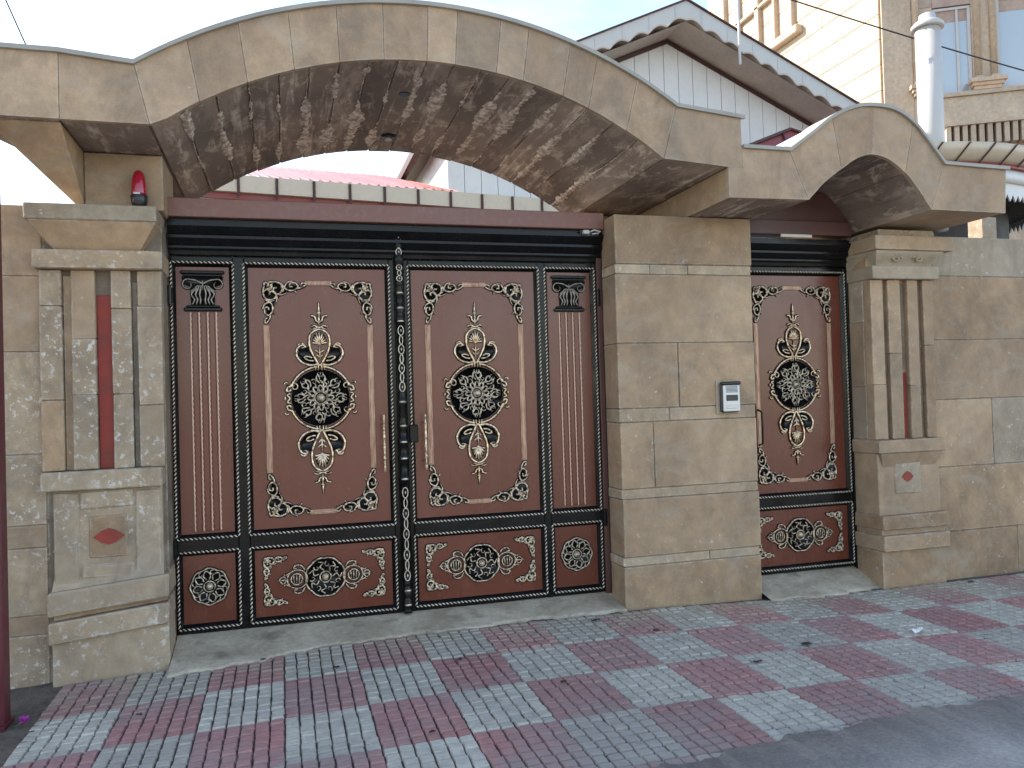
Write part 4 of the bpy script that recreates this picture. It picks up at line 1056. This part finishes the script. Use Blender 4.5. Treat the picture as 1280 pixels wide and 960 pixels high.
# ------------------------------------------------------------------ stone apartment building
AB = thing('apartment_building', 'tall cream stone building with sunlit flank and corniced windows', 'building', (15, 18, 0))
fx, fy, fa = 14.2, 16.0, R(29)
D = Vector((math.cos(fa), -math.sin(fa), 0)); Nn = Vector((-math.sin(fa), -math.cos(fa), 0)); P0 = Vector((fx, fy, 0))
def fp(t, off, z): return P0+D*t+Nn*off+Vector((0, 0, z))
def fbox(b, t0, t1, o0, o1, z0, z1):
    b.add([fp(t0,o1,z0), fp(t1,o1,z0), fp(t1,o0,z0), fp(t0,o0,z0), fp(t0,o1,z1), fp(t1,o1,z1), fp(t1,o0,z1), fp(t0,o0,z1)], [(3,2,1,0),(4,5,6,7),(0,1,5,4),(1,2,6,5),(2,3,7,6),(3,0,4,7)])
def body(b):
    q = [fp(0, -.12, 0), fp(9, -.12, 0), fp(9, -9, 0), Vector((fx+.12, 24, 0))]
    q[0] = Vector((fx+.12, fy-.05+.2, 0)); n = 4
    b.add([(v.x, v.y, -.1) for v in q]+[(v.x, v.y, 15.6) for v in q], [(3,2,1,0),(4,5,6,7)]+[(i, (i+1) % n, n+(i+1) % n, n+i) for i in range(n)])
part('body', 'bldg', AB, body)
# flank cladding courses with joints
z = 5.0; kk = 0
while z < 15.4:
    h = .62; yy = [16.1, 18.2+.6*(kk % 2), 20.6+.5*(kk % 3), 22.3, 24.0]
    for i in range(4):
        part('cladding_slab', 'bldg', AB, lambda b: b.cbox(fx, fx+.125, yy[i]+.004, yy[i+1]-.004, z+.006, z+h-.006, .008))
    z += h; kk += 1
for (y, w_) in ((19.3, .16), (20.1, .10), (20.9, .22), (22.0, .16), (22.8, .30)):
    part('flank_pilaster', 'bldg', AB, lambda b: b.cbox(fx-.14, fx+.02, y, y+w_, 11.7, 15.5, .02))
part('flank_ledge', 'bldg', AB, lambda b: b.cbox(fx-.22, fx+.02, 19.0, 24.0, 11.45, 11.68, .03))
part('flank_ledge', 'bldg', AB, lambda b: b.cbox(fx-.14, fx+.02, 18.6, 24.0, 13.0, 13.12, .03))
# front facade pieces
fronts = [(.0, .66, 0, 15), (.66, 1.12, 0, 8.4), (.66, 1.12, 8.4, 10.55), (1.96, 2.50, 0, 15), (1.12, 1.96, 0, 8.38), (2.50, 9, 0, 8.42), (1.12, 1.96, 10.52, 15), (2.5, 3.7, 10.62, 15), (3.7, 9, 8.42, 15), (.66, 1.12, 10.55, 15)]
for (t0, t1, z0, z1) in fronts:
    part('facade_slab', 'bldg_pink' if z0 > 10 else 'bldg', AB, lambda b: fbox(b, t0+.004, t1-.004, -.13, 0, z0+.004, z1-.004))
for t in (.70, 2.02, 2.36):
    part('half_column', 'bldg', AB, lambda b: b.lathe([(.075, 8.75), (.075, 15)], fp(t+.05, .02, 0).x, fp(t+.05, .02, 0).y, 12), True)
    part('column_foot', 'bldg', AB, lambda b: fbox(b, t-.03, t+.13, 0, .12, 8.66, 8.75))
for (t0, t1, zt) in ((.55, 1.10, 8.66), (1.84, 2.62, 8.66)):
    part('sill_cornice', 'bldg', AB, lambda b: (fbox(b, t0, t1, 0, .24, zt-.09, zt), fbox(b, t0+.05, t1-.05, 0, .19, zt-.17, zt-.092), fbox(b, t0+.10, t1-.10, 0, .15, zt-.25, zt-.172)))
for (t0, t1, z0, z1) in ((1.12, 1.96, 8.40, 10.50), (2.50, 3.70, 8.44, 10.60)):
    wn = part('window', 'pvc', AB, lambda b: (fbox(b, t0+.005, t0+.07, -.12, -.03, z0, z1), fbox(b, t1-.07, t1-.005, -.12, -.03, z0, z1), fbox(b, t0+.07, t1-.07, -.12, -.03, z0, z0+.06), fbox(b, t0+.07, t1-.07, -.12, -.03, z1-.06, z1), fbox(b, (t0+t1)/2+.10, (t0+t1)/2+.15, -.11, -.035, z0+.06, z1-.06)))
    part('pane', 'glass', wn, lambda b: fbox(b, t0+.07, t1-.07, -.10, -.075, z0+.06, z1-.34))
    part('blind', 'bldg_pink', wn, lambda b: fbox(b, t0+.07, t1-.07, -.10, -.07, z1-.338, z1-.06))
# balcony
BAL = part('balcony', 'bldg', AB, lambda b: (fbox(b, .98, 8, 0, 1.05, 7.34, 7.42), fbox(b, 1.0, 8, .9, 1.0, 7.42, 8.0)))
part('balcony_cap', 'bldg', BAL, lambda b: fbox(b, .95, 8, .86, 1.06, 8.002, 8.09))
for k in range(26):
    part('corbel', 'bldg', BAL, lambda b: fbox(b, 1.05+.17*k, 1.05+.17*k+.10, .60, 1.0, 6.9, 7.338))
part('corbel_band', 'bldg', BAL, lambda b: fbox(b, 1.0, 8, 0, .70, 6.7, 7.335))

# flue pipe
FP = thing('flue_pipe', 'white enamel flue pipe with cap rising behind the small arch', 'chimney', (7.83, 8.1, 3.5))
part('pipe', 'pvc', FP, lambda b: b.lathe([(.145, 3.4), (.145, 5.96)], 7.83, 8.05, 24), True)
part('cap', 'pvc', FP, lambda b: b.lathe([(.10, 5.93), (.185, 5.925), (.188, 5.97), (.15, 6.01), (.10, 6.03), (.095, 6.10), (.06, 6.12), (.01, 6.125)], 7.83, 8.05, 24), True)
# curved porch eave at the right
CE = thing('porch_roof', 'curved porch eave with pale gutter, red trim and scalloped valance', 'roof', (8.4, 7.6, 3.5))
ccx, ccy, cr = 8.45, 10.25, 2.6
def ring(b, r0, r1, z0, z1, n=40, a0=R(-150), a1=R(25)):
    vs, fs = [], []
    for i in range(n+1):
        t = a0+(a1-a0)*i/n
        for r_, z_ in ((r0, z0[0]), (r1, z0[1]), (r1, z1[1]), (r0, z1[0])): vs.append((ccx+r_*math.cos(t), ccy+r_*math.sin(t), z_))
    for i in range(n):
        for q in range(4): fs.append((4*i+q, 4*i+(q+1) % 4, 4*i+4+(q+1) % 4, 4*i+4+q))
    fs += [(0, 1, 2, 3)[::-1], tuple(range(4*n, 4*n+4))]
    b.add(vs, fs)
def ringf(b, n=40, a0=R(-150), a1=R(25)):
    vs, fs = [], []
    pr_ = [(cr-.16, 4.215), (cr-.10, 4.25), (cr-.04, 4.33), (cr, 4.42), (cr-.03, 4.43), (cr-.20, 4.43), (cr-.22, 4.215)]; k_ = len(pr_)
    for i in range(n+1):
        t = a0+(a1-a0)*i/n; vs += [(ccx+r_*math.cos(t), ccy+r_*math.sin(t), z_) for r_, z_ in pr_]
    for i in range(n):
        for q in range(k_): fs.append((k_*i+q, k_*i+(q+1) % k_, k_*(i+1)+(q+1) % k_, k_*(i+1)+q))
    b.add(vs, fs)
part('gutter', 'cream_metal', CE, lambda b: ringf(b), True)
part('red_trim', 'red_metal', CE, lambda b: ring(b, cr-.22, cr-.13, (4.155, 4.155), (4.213, 4.213)), True)
part('eave_board', 'white_siding', CE, lambda b: ring(b, cr-.26, cr-.16, (4.00, 4.00), (4.153, 4.153)), True)
for k in range(14):
    t = R(-140)+k*R(7.6); t2 = t+R(3.0)
    part('gutter_strap', 'rust_strap', CE, lambda b: b.sweep([(ccx+r_*math.cos(t+(t2-t)*q), ccy+r_*math.sin(t+(t2-t)*q), z_) for q, r_, z_ in ((0, cr-.13, 4.19), (.25, cr-.085, 4.25), (.6, cr-.03, 4.33), (1, cr+.012, 4.415))], .011, 5))
def lace(b):
    n = 44
    for i in range(n):
        t0, t1 = R(-100)+i*R(2.6), R(-100)+(i+1)*R(2.6); tm = (t0+t1)/2; dz = random.uniform(.12, .2)
        P_ = lambda t, r_, z_: (ccx+r_*math.cos(t), ccy+r_*math.sin(t), z_)
        b.add([P_(t0, cr-.20, 3.998), P_(t1, cr-.20, 3.998), P_(t1, cr-.20, 3.86), P_(tm, cr-.20, 3.86-dz*.6), P_(t0, cr-.20, 3.86),
               P_(t0, cr-.22, 3.998), P_(t1, cr-.22, 3.998), P_(t1, cr-.22, 3.86), P_(tm, cr-.22, 3.86-dz*.6), P_(t0, cr-.22, 3.86)],
              [(0,1,2,3,4), (9,8,7,6,5), (2,7,8,3), (3,8,9,4)])
part('valance', 'lace', CE, lace)
part('ceiling', 'porch_shade', CE, lambda b: b.lathe([(.05, 3.90), (cr-.26, 3.90), (cr-.26, 3.93), (.05, 3.93)], ccx, ccy, 40))
part('rear_wall', 'porch_shade', CE, lambda b: ring(b, 1.9, 2.0, (-.1, -.1), (3.9, 3.9)))  # dark backdrop, interior shade put into its colour
part('roof_cone', 'roof_red', CE, lambda b: b.lathe([(cr-.05, 4.40), (.3, 4.66), (.02, 4.68)], ccx, ccy, 40))
# stone post stub behind the wall
SP = tag(cb('wall_post', 'stone_grey', None, 5.555, 5.70, 5.22, 5.37, 2.68, 2.865, .005, .002), 'short pale stone stub standing on top of the long wall', 'post')
# antenna mast and cables
tag(part('antenna_mast', 'pvc', None, lambda b: b.lathe([(.018, 5.74), (.016, 8.6)], 5.83, 9.10, 8)), 'thin pale mast fixed to the corrugated gable edge', 'mast')
def cable(name, a_, b_, sag, r_, label):
    pts = []
    for i in range(25):
        t = i/24; pts.append((a_[0]+(b_[0]-a_[0])*t, a_[1]+(b_[1]-a_[1])*t, a_[2]+(b_[2]-a_[2])*t-sag*4*t*(1-t)))
    tag(part(name, 'wire', None, lambda b: b.sweep(pts, r_, 5)), label, 'cable')
cable('overhead_cable', (5.0, 12, 9.05), (16.5, 12, 7.18), .12, .014, 'dark cable crossing in front of the cream stone building')
cable('overhead_cable', (-3.0, 16, 5.0), (-4.6, 14, 9.5), .1, .012, 'thin dark cable hanging in the sky left of the pillar')
cable('drop_cable', (-5.5, 13, 5.6), (-2.5, 11.5, 3.4), .15, .010, 'thin cable sagging down behind the weathered wall')
